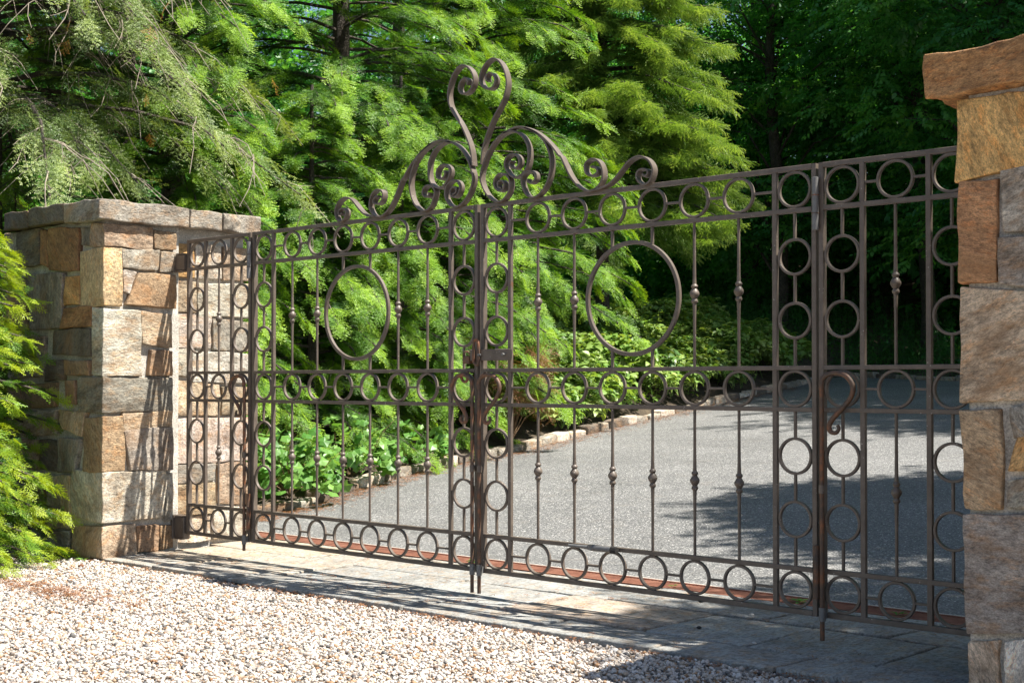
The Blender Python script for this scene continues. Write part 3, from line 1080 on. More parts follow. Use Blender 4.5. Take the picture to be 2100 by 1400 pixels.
def drop_bolt(leaf, x, side, ztip):
    """cane bolt: rod, hooked handle, keeper sleeve; side = the way the handle turns"""
    y = -0.030
    path = [(x, y, ztip), (x, y, 0.4), (x, y, 0.8), (x, y, 1.10)]
    hook = [(x, 1.10), (x + side * .004, 1.145), (x + side * .035, 1.172), (x + side * .085, 1.178), (x + side * .135, 1.160), (x + side * .165, 1.115), (x + side * .155, 1.065), (x + side * .115, 1.015), (x + side * .065, .965),
            (x + side * .042, .928), (x + side * .048, .900), (x + side * .075, .893), (x + side * .092, .912), (x + side * .085, .930)]
    a = Acc()
    a.tube(path, 0.0115, 10)
    rod = put("drop_bolt", a.mesh("drop_bolt", True), M['rusty'], leaf)
    b = Acc()
    hp = [(p[0], y - 0.004, p[1]) for p in smooth_path(hook, 4)]
    n = len(hp)
    b.tube(hp, [0.0125 if i < n * .7 else 0.0125 - 0.005 * (i / n - .7) / .3 for i in range(n)], 10)
    put("handle", b.mesh("handle", True), M['rusty'], rod)
    c = Acc()
    c.lathe([(0.0165, -0.012), (0.0165, 0.052)], 12, (x, y, 0))
    c.box(x - 0.012, x + 0.012, y + 0.010, -0.0022, 0.0, 0.040)
    put("keeper_sleeve", c.mesh("keeper_sleeve", True), M['zinc'], rod)
    d = Acc()
    d.lathe([(0.0155, 0.60), (0.0155, 0.64)], 12, (x, y, 0))
    d.box(x - 0.009, x + 0.009, y + 0.010, -0.0022, 0.607, 0.633)
    put("keeper_band", d.mesh("keeper_band", True), M['iron'], rod)


def hang_leaf(e):
    """children are modelled in place: move them under the leaf's own origin"""
    for o in list(coll.objects):
        if o.parent is e:
            o.location = o.location - e.location


def wide_leaf(x0, x1, label, flip):
    W = x1 - x0
    e = empty("gate_leaf", (x0 if not flip else x1, 0.0125, 0.0), label, "gate", "four iron leaves of the driveway gate")
    s = 0.0255
    st = [(x0, x0 + s), (x0 + 0.2175, x0 + 0.2175 + s), (x1 - 0.2175 - s, x1 - 0.2175), (x1 - s, x1)]
    frame_bars(e, st, x0, x1)
    for xc in (x0 + 0.1215, x1 - 0.1215):
        ring_column(e, xc)
    xm = (x0 + x1) / 2
    d = 0.2655 * W / 2.205
    xs = [xm + (k - 2.5) * d for k in range(6)]
    row_links(e, st[1][1], st[2][0], xs)
    for k, x in enumerate(xs):
        inst("baluster", BAL_LOW, e, (x, 0, 0))
        if k not in (2, 3):
            inst("baluster", BAL_UP, e, (x, 0, 0))
        else:
            dz = math.sqrt(0.3147 ** 2 - (d / 2) ** 2) - 0.008
            bar_obj("upright_link", e, x - .007, x + .007, 1.5897 + dz, Z['second'][0], 0.004, 0.021, 0.002)
            bar_obj("upright_link", e, x - .007, x + .007, Z['mid'][1], 1.5897 - dz, 0.004, 0.021, 0.002)
    inst("large_ring", BIG_RING, e, (xm, 0, 1.5897))
    mir = None if not flip else -1.5655
    return e, mir


left, _ = wide_leaf(-3.757, -1.577, "left of the two wide scrolled gate leaves, with half of the iron heart on top", False)
right, _ = wide_leaf(-1.554, 0.663, "right of the two wide scrolled gate leaves, carrying the flat latch plate", True)
MID = -1.5655
for pts in (HEART, BELLY, WAVE, LOBE, TAIL):
    ribbon("scroll", pts, right)
    ribbon("scroll", pts, left, MID)


def narrow_leaf(x0, x1, label, flip):
    e = empty("gate_leaf", (x0 if flip else x1, 0.0125, 0.0), label, "gate", "four iron leaves of the driveway gate")
    s = 0.0255
    st = [(x0, x0 + s), (x0 + 0.2135, x0 + 0.2135 + s), (x1 - 0.2135 - s, x1 - 0.2135), (x1 - s, x1)]
    frame_bars(e, st, x0, x1)
    for xc in (x0 + 0.1195, x1 - 0.1195):
        ring_column(e, xc)
    xm = (x0 + x1) / 2
    row_links(e, st[1][1], st[2][0], [xm])
    inst("baluster", BAL_LOW, e, (xm, 0, 0))
    inst("baluster", BAL_UP, e, (xm, 0, 0))
    return e


nl = narrow_leaf(-4.545, -3.775, "narrow iron gate leaf standing in front of the far pillar", False)
nr = narrow_leaf(0.676, 1.455, "narrow iron gate leaf running in behind the near pillar", True)

for leaf, x in ((left, -3.766), (right, 0.6695)):
    barrel(leaf, x, 1.872, 2.128)
    barrel(leaf, x, 0.09, 0.345)
drop_bolt(nl, -3.800, -1, -0.058)
drop_bolt(left, -1.592, -1, -0.118)
drop_bolt(right, -1.535, 1, -0.118)
drop_bolt(nr, 0.706, 1, -0.105)
# box hinges on the far pillar, wall plates on the near one
for leaf, xa, xb in ((nl, -4.70, -4.549), (nr, 1.459, 1.62)):
    for z0, z1 in ((1.965, 2.105), (-0.045, 0.135)):
        a = Acc()
        a.box(xa + 0.03, xb - .001, -0.018, 0.045, z0 + .012, z1 - .012, 0.004)
        w = put("wall_hinge", a.mesh("wall_hinge"), M['iron'], leaf)
        b = Acc()
        xx = xa if xa < 0 else xb - .028
        b.box(xx, xx + .028, -0.030, 0.058, z0, z1, 0.004)
        b.box(xa + 0.045, xb - .02, -0.024, 0.05, z1 - .010, z1 - .002)
        b.box(xa + 0.045, xb - .02, -0.024, 0.05, z0 + .002, z0 + .010)
        put("wall_plate", b.mesh("wall_plate"), M['iron'], w)
# latch on the right leaf: plate, bolts, hasp loop; a hooked staple on the left leaf
a = Acc()
a.box(-1.60, -1.275, -0.040, -0.032, 1.262, 1.330, 0.003)
lt = put("latch_plate", a.mesh("latch_plate"), M['iron'], right)
for x in (-1.515, -1.325):
    b = Acc()
    b.tube([(x, -0.062, 1.297), (x, 0.0, 1.297)], 0.0075, 8)
    b.lathe([(0.013, -0.004), (0.013, 0.004)], 6, (0, 0, 0))
    me = b.mesh("bolt", True)
    put("bolt", me, M['zinc'], lt)
b = Acc()
lp_pts = smooth_path([(-1.553, 1.245), (-1.532, 1.238), (-1.522, 1.26), (-1.522, 1.32), (-1.528, 1.375), (-1.545, 1.386), (-1.560, 1.372), (-1.562, 1.31), (-1.561, 1.26), (-1.552, 1.243)], 4)
b.tube([(p[0], -0.05, p[1]) for p in lp_pts], 0.009, 8)
put("hasp_loop", b.mesh("hasp_loop", True), M['rusty'], lt)
a = Acc()
a.box(-1.655, -1.603, -0.046, -0.004, 1.245, 1.292, 0.006)
a.tube([(-1.66, -0.03, 1.29), (-1.645, -0.045, 1.315), (-1.612, -0.045, 1.318), (-1.60, -0.03, 1.295)], 0.007, 8)
put("staple", a.mesh("staple", True), M['rusty'], left)
a = Acc()
hk = smooth_path([(-1.69, 1.165), (-1.672, 1.140), (-1.645, 1.142), (-1.632, 1.17), (-1.638, 1.20)], 4)
a.tube([(p[0], -0.022, p[1]) for p in hk], 0.009, 8)
put("hook", a.mesh("hook", True), M['rusty'], left)
# slide rod clamped to the lower rail of the right leaf
a = Acc()
a.tube([(-0.86, -0.022, 0.222), (-0.70, -0.022, 0.222)], [0.008, 0.012], 10)
a.tube([(-0.70, -0.022, 0.222), (-0.56, -0.022, 0.222)], [0.018, 0.017], 10)
a.lathe([(0.021, 0), (0.021, 0.03)], 10, (-0.70, -0.022, 0.21))
sr = put("slide_rod", a.mesh("slide_rod", True), M['zinc'], right)
a = Acc()
a.tube([(-0.56, -0.022, 0.222), (-0.525, -0.022, 0.221)], [0.022, 0.019], 8)
put("rubber_end", a.mesh("rubber_end", True), M['dark_gap'], sr)
for e in (left, right, nl, nr):
    hang_leaf(e)

# ---------------------------------------------------------------- foliage: sprays of real leaves, placed many times over
def norm(v):
    v = np.asarray(v, float)
    return v / (np.linalg.norm(v) + 1e-12)


class Spray:
    def __init__(self):
        self.v, self.f = [], []

    def blade(self, p, d, s, l, w, at=0.45):
        p, d, s = np.asarray(p, float), norm(d), norm(s)
        i = len(self.v)
        self.v += [p, p + d * l * at + s * w / 2, p + d * l, p + d * l * at - s * w / 2]
        self.f.append((i, i + 1, i + 2, i + 3))

    def leaf(self, p, d, up, l, w, fold=0.25, droop=0.15):
        """an oval leaf of six faces folded along its midrib"""
        p, d = np.asarray(p, float), norm(d)
        s = norm(np.cross(up, d))
        n = np.cross(d, s)
        i = len(self.v)
        mid = [p, p + d * l * .3 - n * l * droop * .1, p + d * l * .65 - n * l * droop * .4, p + d * l - n * l * droop]
        a = [mid[1] + s * w * .5 + n * w * fold * .5, mid[2] + s * w * .40 + n * w * fold * .4]
        b = [mid[1] - s * w * .5 + n * w * fold * .5, mid[2] - s * w * .40 + n * w * fold * .4]
        self.v += mid + a + b
        self.f += [(i, i + 1, i + 4), (i + 1, i + 2, i + 5, i + 4), (i + 2, i + 3, i + 5), (i, i + 6, i + 1), (i + 1, i + 6, i + 7, i + 2), (i + 2, i + 7, i + 3)]

    def stick(self, a, b, r0, r1):
        a, b = np.asarray(a, float), np.asarray(b, float)
        d = norm(b - a)
        s = norm(np.cross(d, (0.1, 0.2, 1.0)))
        t = np.cross(d, s)
        i = len(self.v)
        for p, r in ((a, r0), (b, r1)):
            for k in range(3):
                an = 2.094 * k
                self.v.append(p + (s * math.cos(an) + t * math.sin(an)) * r)
        self.f += [(i, i + 1, i + 4, i + 3), (i + 1, i + 2, i + 5, i + 4), (i + 2, i, i + 3, i + 5)]


def rot2(d, a):
    c, s = math.cos(a), math.sin(a)
    return np.array((d[0] * c - d[1] * s, d[0] * s + d[1] * c, d[2]))


def hemlock_spray(seed, L=0.5, wide=0.2, step=0.03, nl=0.024, nw=0.0085):
    r, S = np.random.default_rng(seed), Spray()
    bend = r.uniform(-.25, .25)
    P = lambda x: np.array((x, bend * x * x, -0.30 * x * x / L))
    S.stick(P(0), P(L * .55), .003, .002)
    S.stick(P(L * .55), P(L * .95), .002, .001)
    x, side = 0.03, 1
    while x < L:
        ln = (wide * (1 - x / L) ** .75 + 0.035) * r.uniform(.75, 1.15)
        d0 = rot2((1, 0, 0), side * math.radians(r.uniform(42, 60)))
        d0 = norm(d0 + np.array((0, 0, r.uniform(-.25, .05))))
        p = P(x)
        t = 0.0
        while t < ln:
            c = p + d0 * t + np.array((0, 0, -0.5 * t * t))
            for sd in (1, -1):
                d = rot2(d0, sd * math.radians(r.uniform(38, 62)))
                d = norm(d + np.array((0, 0, r.uniform(-.2, .2))))
                s = np.array((-d[1], d[0], r.uniform(-.6, .6)))
                S.blade(c, d, s, nl * r.uniform(.75, 1.15), nw)
            t += nl * .78
        S.blade(p + d0 * ln, d0, (-d0[1], d0[0], .2), nl, nw)
        x += step * r.uniform(.7, 1.2)
        side = -side
    return S.v, S.f


def thuja_spray(seed, L=0.26):
    r, S = np.random.default_rng(seed), Spray()

    def branch(p, d, ln, lvl):
        n = max(2, int(ln / 0.017))
        side = 1 if r.random() < .5 else -1
        for i in range(n):
            t = i / n
            c = p + d * ln * t + np.array((0, 0, -.35 * (ln * t) ** 2 / L))
            S.blade(c, norm(d + np.array((0, 0, r.uniform(-.15, .15)))), (-d[1], d[0], r.uniform(-.35, .35)), 0.026, 0.0095, .5)
            if lvl < 2 and i > 0:
                k = (1 - t) ** .8
                sub = ln * (.52 if lvl == 0 else .42) * k * r.uniform(.75, 1.1)
                if sub > 0.018:
                    dd = rot2(d, side * math.radians(r.uniform(32, 48)))
                    branch(c, norm(dd + np.array((0, 0, r.uniform(-.15, .12)))), sub, lvl + 1)
                    side = -side
    branch(np.zeros(3), np.array((1., 0, 0)), L, 0)
    return S.v, S.f


def spruce_spray(seed, L=0.34):
    r, S = np.random.default_rng(seed), Spray()
    shoots = [((0, 0, 0), (1, 0, -.15), L)]
    x = 0.05
    side = 1
    while x < L * .9:
        ln = (.15 * (1 - x / L) + .05) * r.uniform(.8, 1.2)
        shoots.append(((x, 0, -.15 * x), (math.cos(.75), side * math.sin(.75), r.uniform(-.5, .1)), ln))
        side = -side
        x += .035
    for p, d, ln in shoots:
        p, d = np.asarray(p, float), norm(d)
        a = norm(np.cross(d, (0, .1, 1)))
        b = np.cross(d, a)
        t = 0.0
        while t < ln:
            for k in range(5):
                an = r.uniform(0, 6.283)
                out = a * math.cos(an) + b * math.sin(an)
                if out[2] < -.6:
                    continue
                S.blade(p + d * t + np.array((0, 0, -.6 * t * t)), norm(d * .9 + out), np.cross(d, out), .021 * r.uniform(.8, 1.1), .0048)
            t += .009
    return S.v, S.f


def broad_spray(seed, L=0.45, leaf=0.095, n=11):
    r, S = np.random.default_rng(seed), Spray()
    S.stick((0, 0, 0), (L, 0, -.05), .004, .0015)
    for i in range(n):
        x = L * (i + .6) / n
        side = 1 if i % 2 else -1
        d = norm((math.cos(.9), side * math.sin(.9), r.uniform(-.55, .1)))
        up = norm((r.uniform(-.35, .35), r.uniform(-.35, .35), 1))
        k = r.uniform(.7, 1.15)
        S.leaf((x, side * .012, -.05 * x / L), d, up, leaf * k, leaf * .62 * k, r.uniform(.1, .4), r.uniform(0, .3))
    S.leaf((L, 0, -.05), (1, 0, -.2), (0, 0, 1), leaf, leaf * .6)
    return S.v, S.f


def cover_spray(seed, leaf=0.058, n=9, h=0.14):
    r, S = np.random.default_rng(seed), Spray()
    for k in range(3):
        c = np.array((r.uniform(-.06, .06), r.uniform(-.06, .06), h * r.uniform(.6, 1.1)))
        S.stick((0, 0, 0), c, .003, .0015)
        for i in range(n // 3 + 2):
            a = r.uniform(0, 6.283)
            d = norm((math.cos(a), math.sin(a), r.uniform(-.35, .35)))
            q = r.uniform(.75, 1.2)
            S.leaf(c + d * .008 + np.array((0, 0, r.uniform(-.03, .01))), d, norm((r.uniform(-.4, .4), r.uniform(-.4, .4), 1)), leaf * q, leaf * .62 * q, .25, .3)
    return S.v, S.f


def stalk_spray(seed, h=0.5, leaf=0.10, n=14):
    r, S = np.random.default_rng(seed), Spray()
    lean = np.array((r.uniform(-.12, .12), r.uniform(-.12, .12), h))
    S.stick((0, 0, 0), lean, .004, .0015)
    for i in range(n):
        t = (i + 1.5) / (n + 1)
        a = i * 2.4 + r.uniform(-.3, .3)
        d = norm((math.cos(a), math.sin(a), r.uniform(-.2, .5)))
        q = (1.15 - .6 * t) * r.uniform(.8, 1.1)
        S.leaf(lean * t, d, (r.uniform(-.2, .2), r.uniform(-.2, .2), 1), leaf * q, leaf * .36 * q, .2, .4)
    return S.v, S.f


def dead_spray(seed, L=0.4):
    v, f = hemlock_spray(seed, L, .16, .035, .022, .006)
    return v, f


def pebble_shape(seed):
    r = np.random.default_rng(seed)
    bm = bmesh.new()
    bmesh.ops.create_icosphere(bm, subdivisions=2, radius=1.0)
    sc = np.array((r.uniform(.85, 1.25), r.uniform(.7, 1.0), r.uniform(.5, .75)))
    o = Vector(r.uniform(0, 50, 3))
    v = []
    for q in bm.verts:
        k = 1 + .22 * noise.noise(q.co * 1.1 + o) + .10 * noise.noise(q.co * 2.6 + o)
        v.append(np.array(q.co) * k * sc)
    f = [tuple(w.index for w in q.verts) for q in bm.faces]
    bm.free()
    return v, f


def scatter_group(k):
    """geometry nodes: this object's own shape templates, repeated on this object's own points"""
    name = "scatter_own_shapes_%d" % k
    if name in bpy.data.node_groups:
        return bpy.data.node_groups[name]
    ng = bpy.data.node_groups.new(name, 'GeometryNodeTree')
    ng.interface.new_socket("Geometry", in_out='INPUT', socket_type='NodeSocketGeometry')
    ng.interface.new_socket("Geometry", in_out='OUTPUT', socket_type='NodeSocketGeometry')
    n, L = ng.nodes, ng.links
    gi, go = n.new("NodeGroupInput"), n.new("NodeGroupOutput")

    def attr(nm, typ):
        a = n.new("GeometryNodeInputNamedAttribute")
        a.data_type = typ
        a.inputs["Name"].default_value = nm
        return a.outputs["Attribute"]

    def equal(sock, val):
        c = n.new("FunctionNodeCompare")
        c.data_type = 'INT'
        c.operation = 'EQUAL'
        L.new(sock, c.inputs[2])
        c.inputs[3].default_value = val
        return c.outputs[0]
    shape, pick = attr("shape", 'INT'), attr("pick", 'INT')
    join = n.new("GeometryNodeJoinGeometry")
    for i in range(k):
        sp = n.new("GeometryNodeSeparateGeometry")
        sp.domain = 'POINT'
        L.new(gi.outputs[0], sp.inputs["Geometry"])
        L.new(equal(shape, i + 1), sp.inputs["Selection"])
        pt = n.new("GeometryNodeSeparateGeometry")
        pt.domain = 'POINT'
        L.new(gi.outputs[0], pt.inputs["Geometry"])
        L.new(equal(pick, i + 1), pt.inputs["Selection"])
        ip = n.new("GeometryNodeInstanceOnPoints")
        L.new(pt.outputs[0], ip.inputs["Points"])
        L.new(sp.outputs[0], ip.inputs["Instance"])
        e2r = n.new("FunctionNodeEulerToRotation")
        L.new(attr("turn", 'FLOAT_VECTOR'), e2r.inputs[0])
        L.new(e2r.outputs[0], ip.inputs["Rotation"])
        L.new(attr("size", 'FLOAT'), ip.inputs["Scale"])
        L.new(ip.outputs[0], join.inputs[0])
    L.new(join.outputs[0], go.inputs[0])
    return ng


def scatter(name, mat, templates, P, turn, size, tint, parent=None, pick=None, seed=0, smooth=False):
    """one stuff object: sprays at points P (world coordinates)"""
    P = np.asarray(P, np.float32).reshape(-1, 3)
    n = len(P)
    k = len(templates)
    off = np.array(parent.location if parent is not None else (0, 0, 0), np.float32)
    if pick is None:
        pick = np.random.default_rng(seed + 99).integers(1, k + 1, n)
    tv = [np.asarray(t[0], np.float32) for t in templates]
    nt = sum(len(t) for t in tv)
    co = np.concatenate(tv + [P - off])
    faces, base = [], 0
    for v, f in templates:
        faces += [tuple(int(i) + base for i in q) for q in f]
        base += len(v)
    me = bpy.data.meshes.new(name)
    me.vertices.add(len(co))
    me.vertices.foreach_set("co", co.ravel())
    ls = [len(q) for q in faces]
    me.loops.add(sum(ls))
    me.loops.foreach_set("vertex_index", np.array([i for q in faces for i in q], np.int32))
    me.polygons.add(len(faces))
    me.polygons.foreach_set("loop_start", np.concatenate([[0], np.cumsum(ls)[:-1]]).astype(np.int32))
    if smooth:
        me.polygons.foreach_set("use_smooth", [True] * len(faces))

    def put_attr(nm, typ, arr, key):
        a = me.attributes.new(nm, typ, 'POINT')
        a.data.foreach_set(key, np.ascontiguousarray(arr).ravel())
    shp = np.concatenate([np.full(len(t), i + 1) for i, t in enumerate(tv)] + [np.zeros(n)]).astype(np.int32)
    put_attr("shape", 'INT', shp, "value")
    z = np.zeros(nt, np.float32)
    put_attr("pick", 'INT', np.concatenate([z, pick]).astype(np.int32), "value")
    put_attr("turn", 'FLOAT_VECTOR', np.concatenate([np.zeros((nt, 3)), np.asarray(turn).reshape(-1, 3)]).astype(np.float32), "vector")
    put_attr("size", 'FLOAT', np.concatenate([z, np.asarray(size)]).astype(np.float32), "value")
    put_attr("tint", 'FLOAT', np.concatenate([z, np.clip(np.asarray(tint), 0, 1)]).astype(np.float32), "value")
    me.update(calc_edges=True)
    me.materials.append(mat)
    o = put(name, me, None, parent)
    md = o.modifiers.new("scatter", 'NODES')
    md.node_group = scatter_group(k)
    o["kind"] = "stuff"
    return o


T_HEM = [hemlock_spray(1, .36, .15, .03, .032, .013), hemlock_spray(2, .30, .13, .03, .03, .012), hemlock_spray(3, .40, .17, .032, .032, .013)]
T_OLD = [hemlock_spray(11, .34, .10, .036, .026, .010), hemlock_spray(12, .4, .08, .04, .026, .010), hemlock_spray(13, .30, .11, .036, .026, .010)]
T_THU = [thuja_spray(1), thuja_spray(2, .22), thuja_spray(3, .29)]
T_SPR = [spruce_spray(1), spruce_spray(2, .28)]
T_BRD = [broad_spray(1), broad_spray(2, .38, .085, 9), broad_spray(3, .5, .105, 12)]
T_COV = [cover_spray(1), cover_spray(2, .066, 8, .17), cover_spray(3, .05, 10, .12)]
T_STK = [stalk_spray(1), stalk_spray(2, .65, .12, 16), stalk_spray(3, .35, .085, 10)]
T_DEAD = [dead_spray(21), dead_spray(22, .3)]


def conifer(name, label, x, y, H, R, z0, mat, temps, seed, n_br, fr=1.0, size=1.0, droop=0.15, trunk_r=0.16, taper=0.8, up=0.18, tip_droop=0.25, zmax=None,
            group=None, bare=0, lean=0.0, face=None, dens=1.0, flat=0.26, category="tree", tint_shift=0.0, span=1.6, tilt=0.10, flat_k=0.7):
    """trunk, limbs and a crown of sprays carried on the limbs"""
    r = np.random.default_rng(seed)
    zb = land(x, y)
    t = empty(name, (x, y, zb), label, category, group)
    off = Vector((x, y, zb))
    a = Acc()
    pts = [Vector((lean * h, .4 * lean * h, h)) for h in np.linspace(-.3, H, 9)]
    a.tube(pts, [trunk_r * (1.25 if i == 0 else 1) * (1 - .85 * i / 8) + .012 for i in range(9)], 10)
    put("trunk", a.mesh("trunk", True), M['bark'], t)
    br, tw = Acc(), Acc()
    P, E, S, C = [], [], [], []
    top = zmax or H
    for i in range(n_br):
        h = z0 + (top - z0) * ((i + r.uniform(0, 1)) / n_br) ** 1.0
        L = max(.35, R * (1 - (h / H)) ** taper) * r.uniform(.78, 1.12)
        az = i * 2.39996 + r.uniform(-.4, .4)
        if face is not None and r.random() < .72:
            az = face + r.normal(0, span * .5)
        d = np.array((math.cos(az), math.sin(az), 0.0))
        side = np.array((-d[1], d[0], 0.0))
        base = np.array((lean * h, .4 * lean * h, h))
        k = r.uniform(.7, 1.3)
        sw = r.uniform(-.2, .2)
        curve = lambda u: base + d * L * u + side * sw * L * u * u + np.array((0, 0, L * (up * u - (droop * k + up) * u * u - tip_droop * max(0, u - .7) ** 2 * 2)))
        lp = [curve(u) for u in (0, .25, .5, .75, 1.0)]
        br.tube(lp, [.008 + .008 * L * (1 - u) for u in (0, .25, .5, .75, .98)], 5, False)
        n = int(dens * (7 + 15 * L))
        for j in range(n):
            u = .16 + .86 * ((j + r.random()) / n) ** .85
            sg = 1 if r.random() < .5 else -1
            dev = r.uniform(.15, 1.05) * sg * (1.15 - .65 * u)
            uu = min(u, 1.0)
            p = curve(uu)
            tau = norm(curve(min(uu + .04, 1.06)) - curve(uu - .04))
            tau[2] = tau[2] * flat_k - tilt * u
            tau = norm(tau)
            sv = norm(np.cross((0, 0, 1), tau))
            nv = np.cross(tau, sv)
            out = r.uniform(0, .34) * L * (1.08 - u)
            dr = tau * math.cos(dev) + sv * math.sin(dev)
            p = p + dr * out - nv * (.25 * out * out + r.uniform(-.03, .05) * L * .5)
            dr = norm(dr - nv * r.uniform(-.15, .40) + r.normal(0, flat * .35, 3))
            nn = norm(nv + r.normal(0, flat * 1.25, 3))
            sy = norm(np.cross(nn, dr))
            nn = np.cross(dr, sy)
            E.append(Matrix(((dr[0], sy[0], nn[0]), (dr[1], sy[1], nn[1]), (dr[2], sy[2], nn[2]))).to_euler()[:])
            P.append(p)
            S.append(size * r.uniform(.45, 1.15) * (1.05 - .25 * u))
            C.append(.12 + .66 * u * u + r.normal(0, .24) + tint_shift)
        for j in range(bare):
            u = r.uniform(.3, 1)
            p = curve(u)
            q = p
            ang = az + r.uniform(-1.2, 1.2)
            path = [q]
            for s_ in range(4):
                q = q + np.array((math.cos(ang), math.sin(ang), r.uniform(-1.0, -.2) - .25 * s_)) * r.uniform(.08, .2)
                ang += r.uniform(-.5, .5)
                path.append(q)
            tw.tube(path, [.006, .005, .004, .0035, .0025], 4, False)
            for s_ in range(2):
                q = path[1 + s_]
                e_ = q + np.array((r.uniform(-.16, .16), r.uniform(-.16, .16), r.uniform(-.24, .02)))
                tw.tube([q, (q + e_) / 2 + r.uniform(-.015, .015, 3), e_], [.004, .003, .002], 3, False)
    b = put("branches", br.mesh("branches"), M['bark'], t)
    b["kind"] = "stuff"
    if bare:
        w = put("dead_twigs", tw.mesh("dead_twigs"), M['twig'], t)
        w["kind"] = "stuff"
    P = np.array(P) + np.array(off)
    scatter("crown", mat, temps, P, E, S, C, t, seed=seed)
    return t


def hedge_mass(name, label, boxes, mat, temps, seed, n, size, mount=None):
    pass


def broad_tree(name, label, x, y, H, crown_z, R, seed, n_clump, per, mat=None, trunk_r=0.14, group=None, size=1.0, lean=(0, 0), tint_shift=0.0, squash=.75, temps=None, low=0.0):
    r = np.random.default_rng(seed)
    zb = land(x, y)
    t = empty(name, (x, y, zb), label, "tree", group)
    a = Acc()
    n = 10
    pts = [Vector((lean[0] * i / n * H + .12 * math.sin(i * .9 + seed), lean[1] * i / n * H + .10 * math.cos(i * .7 + seed), -.3 + (H + .3) * i / n)) for i in range(n + 1)]
    a.tube(pts, [trunk_r * (1.3 if i == 0 else 1) * (1 - .8 * i / n) + .01 for i in range(n + 1)], 10)
    put("trunk", a.mesh("trunk", True), M['bark'], t)
    br = Acc()
    P, E, S, C = [], [], [], []
    zc = (crown_z + H) / 2
    rz = (H - crown_z) / 2 + .6
    for c in range(n_clump):
        while True:
            q = r.uniform(-1, 1, 3)
            m = np.linalg.norm(q)
            if .35 < m < 1:
                break
        cc = np.array((q[0] * R + lean[0] * zc, q[1] * R + lean[1] * zc, zc + q[2] * rz - low * (1 - q[2]) * 0))
        # a limb from the trunk to the clump
        hz = max(crown_z * .7, min(H * .95, cc[2] - abs(r.normal(.5, .4)) * R * .5))
        tr = np.array((lean[0] * hz, lean[1] * hz, hz))
        mid = (tr + cc) / 2 + np.array((0, 0, .15 * R))
        lr = trunk_r * .28 * (1 - hz / H * .5)
        br.tube([tr, mid, cc], [lr, lr * .6, .008], 5, False)
        cr = R * r.uniform(.22, .42)
        shade = r.normal(0, .16)
        for j in range(per):
            g_ = r.normal(0, .5, 3) * np.array((cr, cr, cr * squash * .6))
            P.append(cc + g_)
            az = math.atan2(g_[1] + q[1] * .4, g_[0] + q[0] * .4) + r.normal(0, .7)
            E.append((r.normal(0, .3), r.normal(.22, .28), az))
            S.append(size * r.uniform(.7, 1.2))
            C.append(.42 + shade + r.normal(0, .17) + tint_shift)
    b = put("limbs", br.mesh("limbs"), M['bark'], t)
    b["kind"] = "stuff"
    scatter("crown", mat or M['broadleaf'], temps or T_BRD, np.array(P) + np.array((x, y, zb)), E, S, C, t, seed=seed)
    return t


# the evergreens along the left of the drive
HG = "hemlocks along the left of the driveway"
FACE = math.atan2(-8.5, 12.0)     # towards the gate
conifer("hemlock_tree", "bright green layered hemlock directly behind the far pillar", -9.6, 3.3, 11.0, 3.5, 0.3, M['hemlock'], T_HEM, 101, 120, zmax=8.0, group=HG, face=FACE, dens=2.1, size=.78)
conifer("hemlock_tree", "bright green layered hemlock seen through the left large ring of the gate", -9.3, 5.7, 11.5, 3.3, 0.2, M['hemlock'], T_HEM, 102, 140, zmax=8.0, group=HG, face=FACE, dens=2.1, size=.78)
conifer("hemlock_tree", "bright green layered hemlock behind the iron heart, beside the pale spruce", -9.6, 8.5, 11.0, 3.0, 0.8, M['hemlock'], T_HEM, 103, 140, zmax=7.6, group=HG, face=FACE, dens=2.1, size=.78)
conifer("hemlock_tree", "dark hemlock standing in the shade behind the bright ones", -13.6, 5.2, 13.0, 3.6, 0.4, M['hemlock'], T_HEM, 104, 90, zmax=10.5, group=HG, face=FACE, dens=1.3, tint_shift=-.38, size=1.0)  # lowered tint paints the shade into the needles
conifer("hemlock_tree", "dark hemlock behind the spruce, mostly hidden", -13.2, 10.5, 13.0, 3.6, 0.4, M['hemlock'], T_HEM, 105, 90, zmax=10.5, group=HG, face=FACE, dens=1.3, tint_shift=-.38, size=1.0)  # shade put into the needle colour by the lower tint
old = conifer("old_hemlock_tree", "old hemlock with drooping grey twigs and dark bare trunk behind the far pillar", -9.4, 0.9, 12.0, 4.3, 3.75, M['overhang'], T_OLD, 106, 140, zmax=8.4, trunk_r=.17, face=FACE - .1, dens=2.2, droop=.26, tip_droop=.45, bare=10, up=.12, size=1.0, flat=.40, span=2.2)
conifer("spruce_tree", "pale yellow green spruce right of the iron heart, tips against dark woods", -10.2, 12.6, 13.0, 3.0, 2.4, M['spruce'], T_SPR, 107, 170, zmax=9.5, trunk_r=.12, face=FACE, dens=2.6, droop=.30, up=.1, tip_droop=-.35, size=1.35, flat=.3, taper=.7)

conifer("hemlock_tree", "deep shaded hemlock at the far left behind the old hemlock", -14.5, 0.6, 13.0, 3.8, 0.3, M['hemlock'], T_HEM, 108, 90, zmax=11, group=HG, face=FACE, dens=1.3, tint_shift=-.42, size=1.0)  # needles tinted darker to stand for deep shade
conifer("hemlock_tree", "shaded hemlock between the two hindmost evergreens", -17.0, 3.5, 14.0, 4.0, 0.3, M['hemlock'], T_HEM, 109, 90, zmax=12.5, group=HG, face=FACE, dens=1.3, tint_shift=-.4, size=1.1)  # its shade too is painted, by a darker needle tint

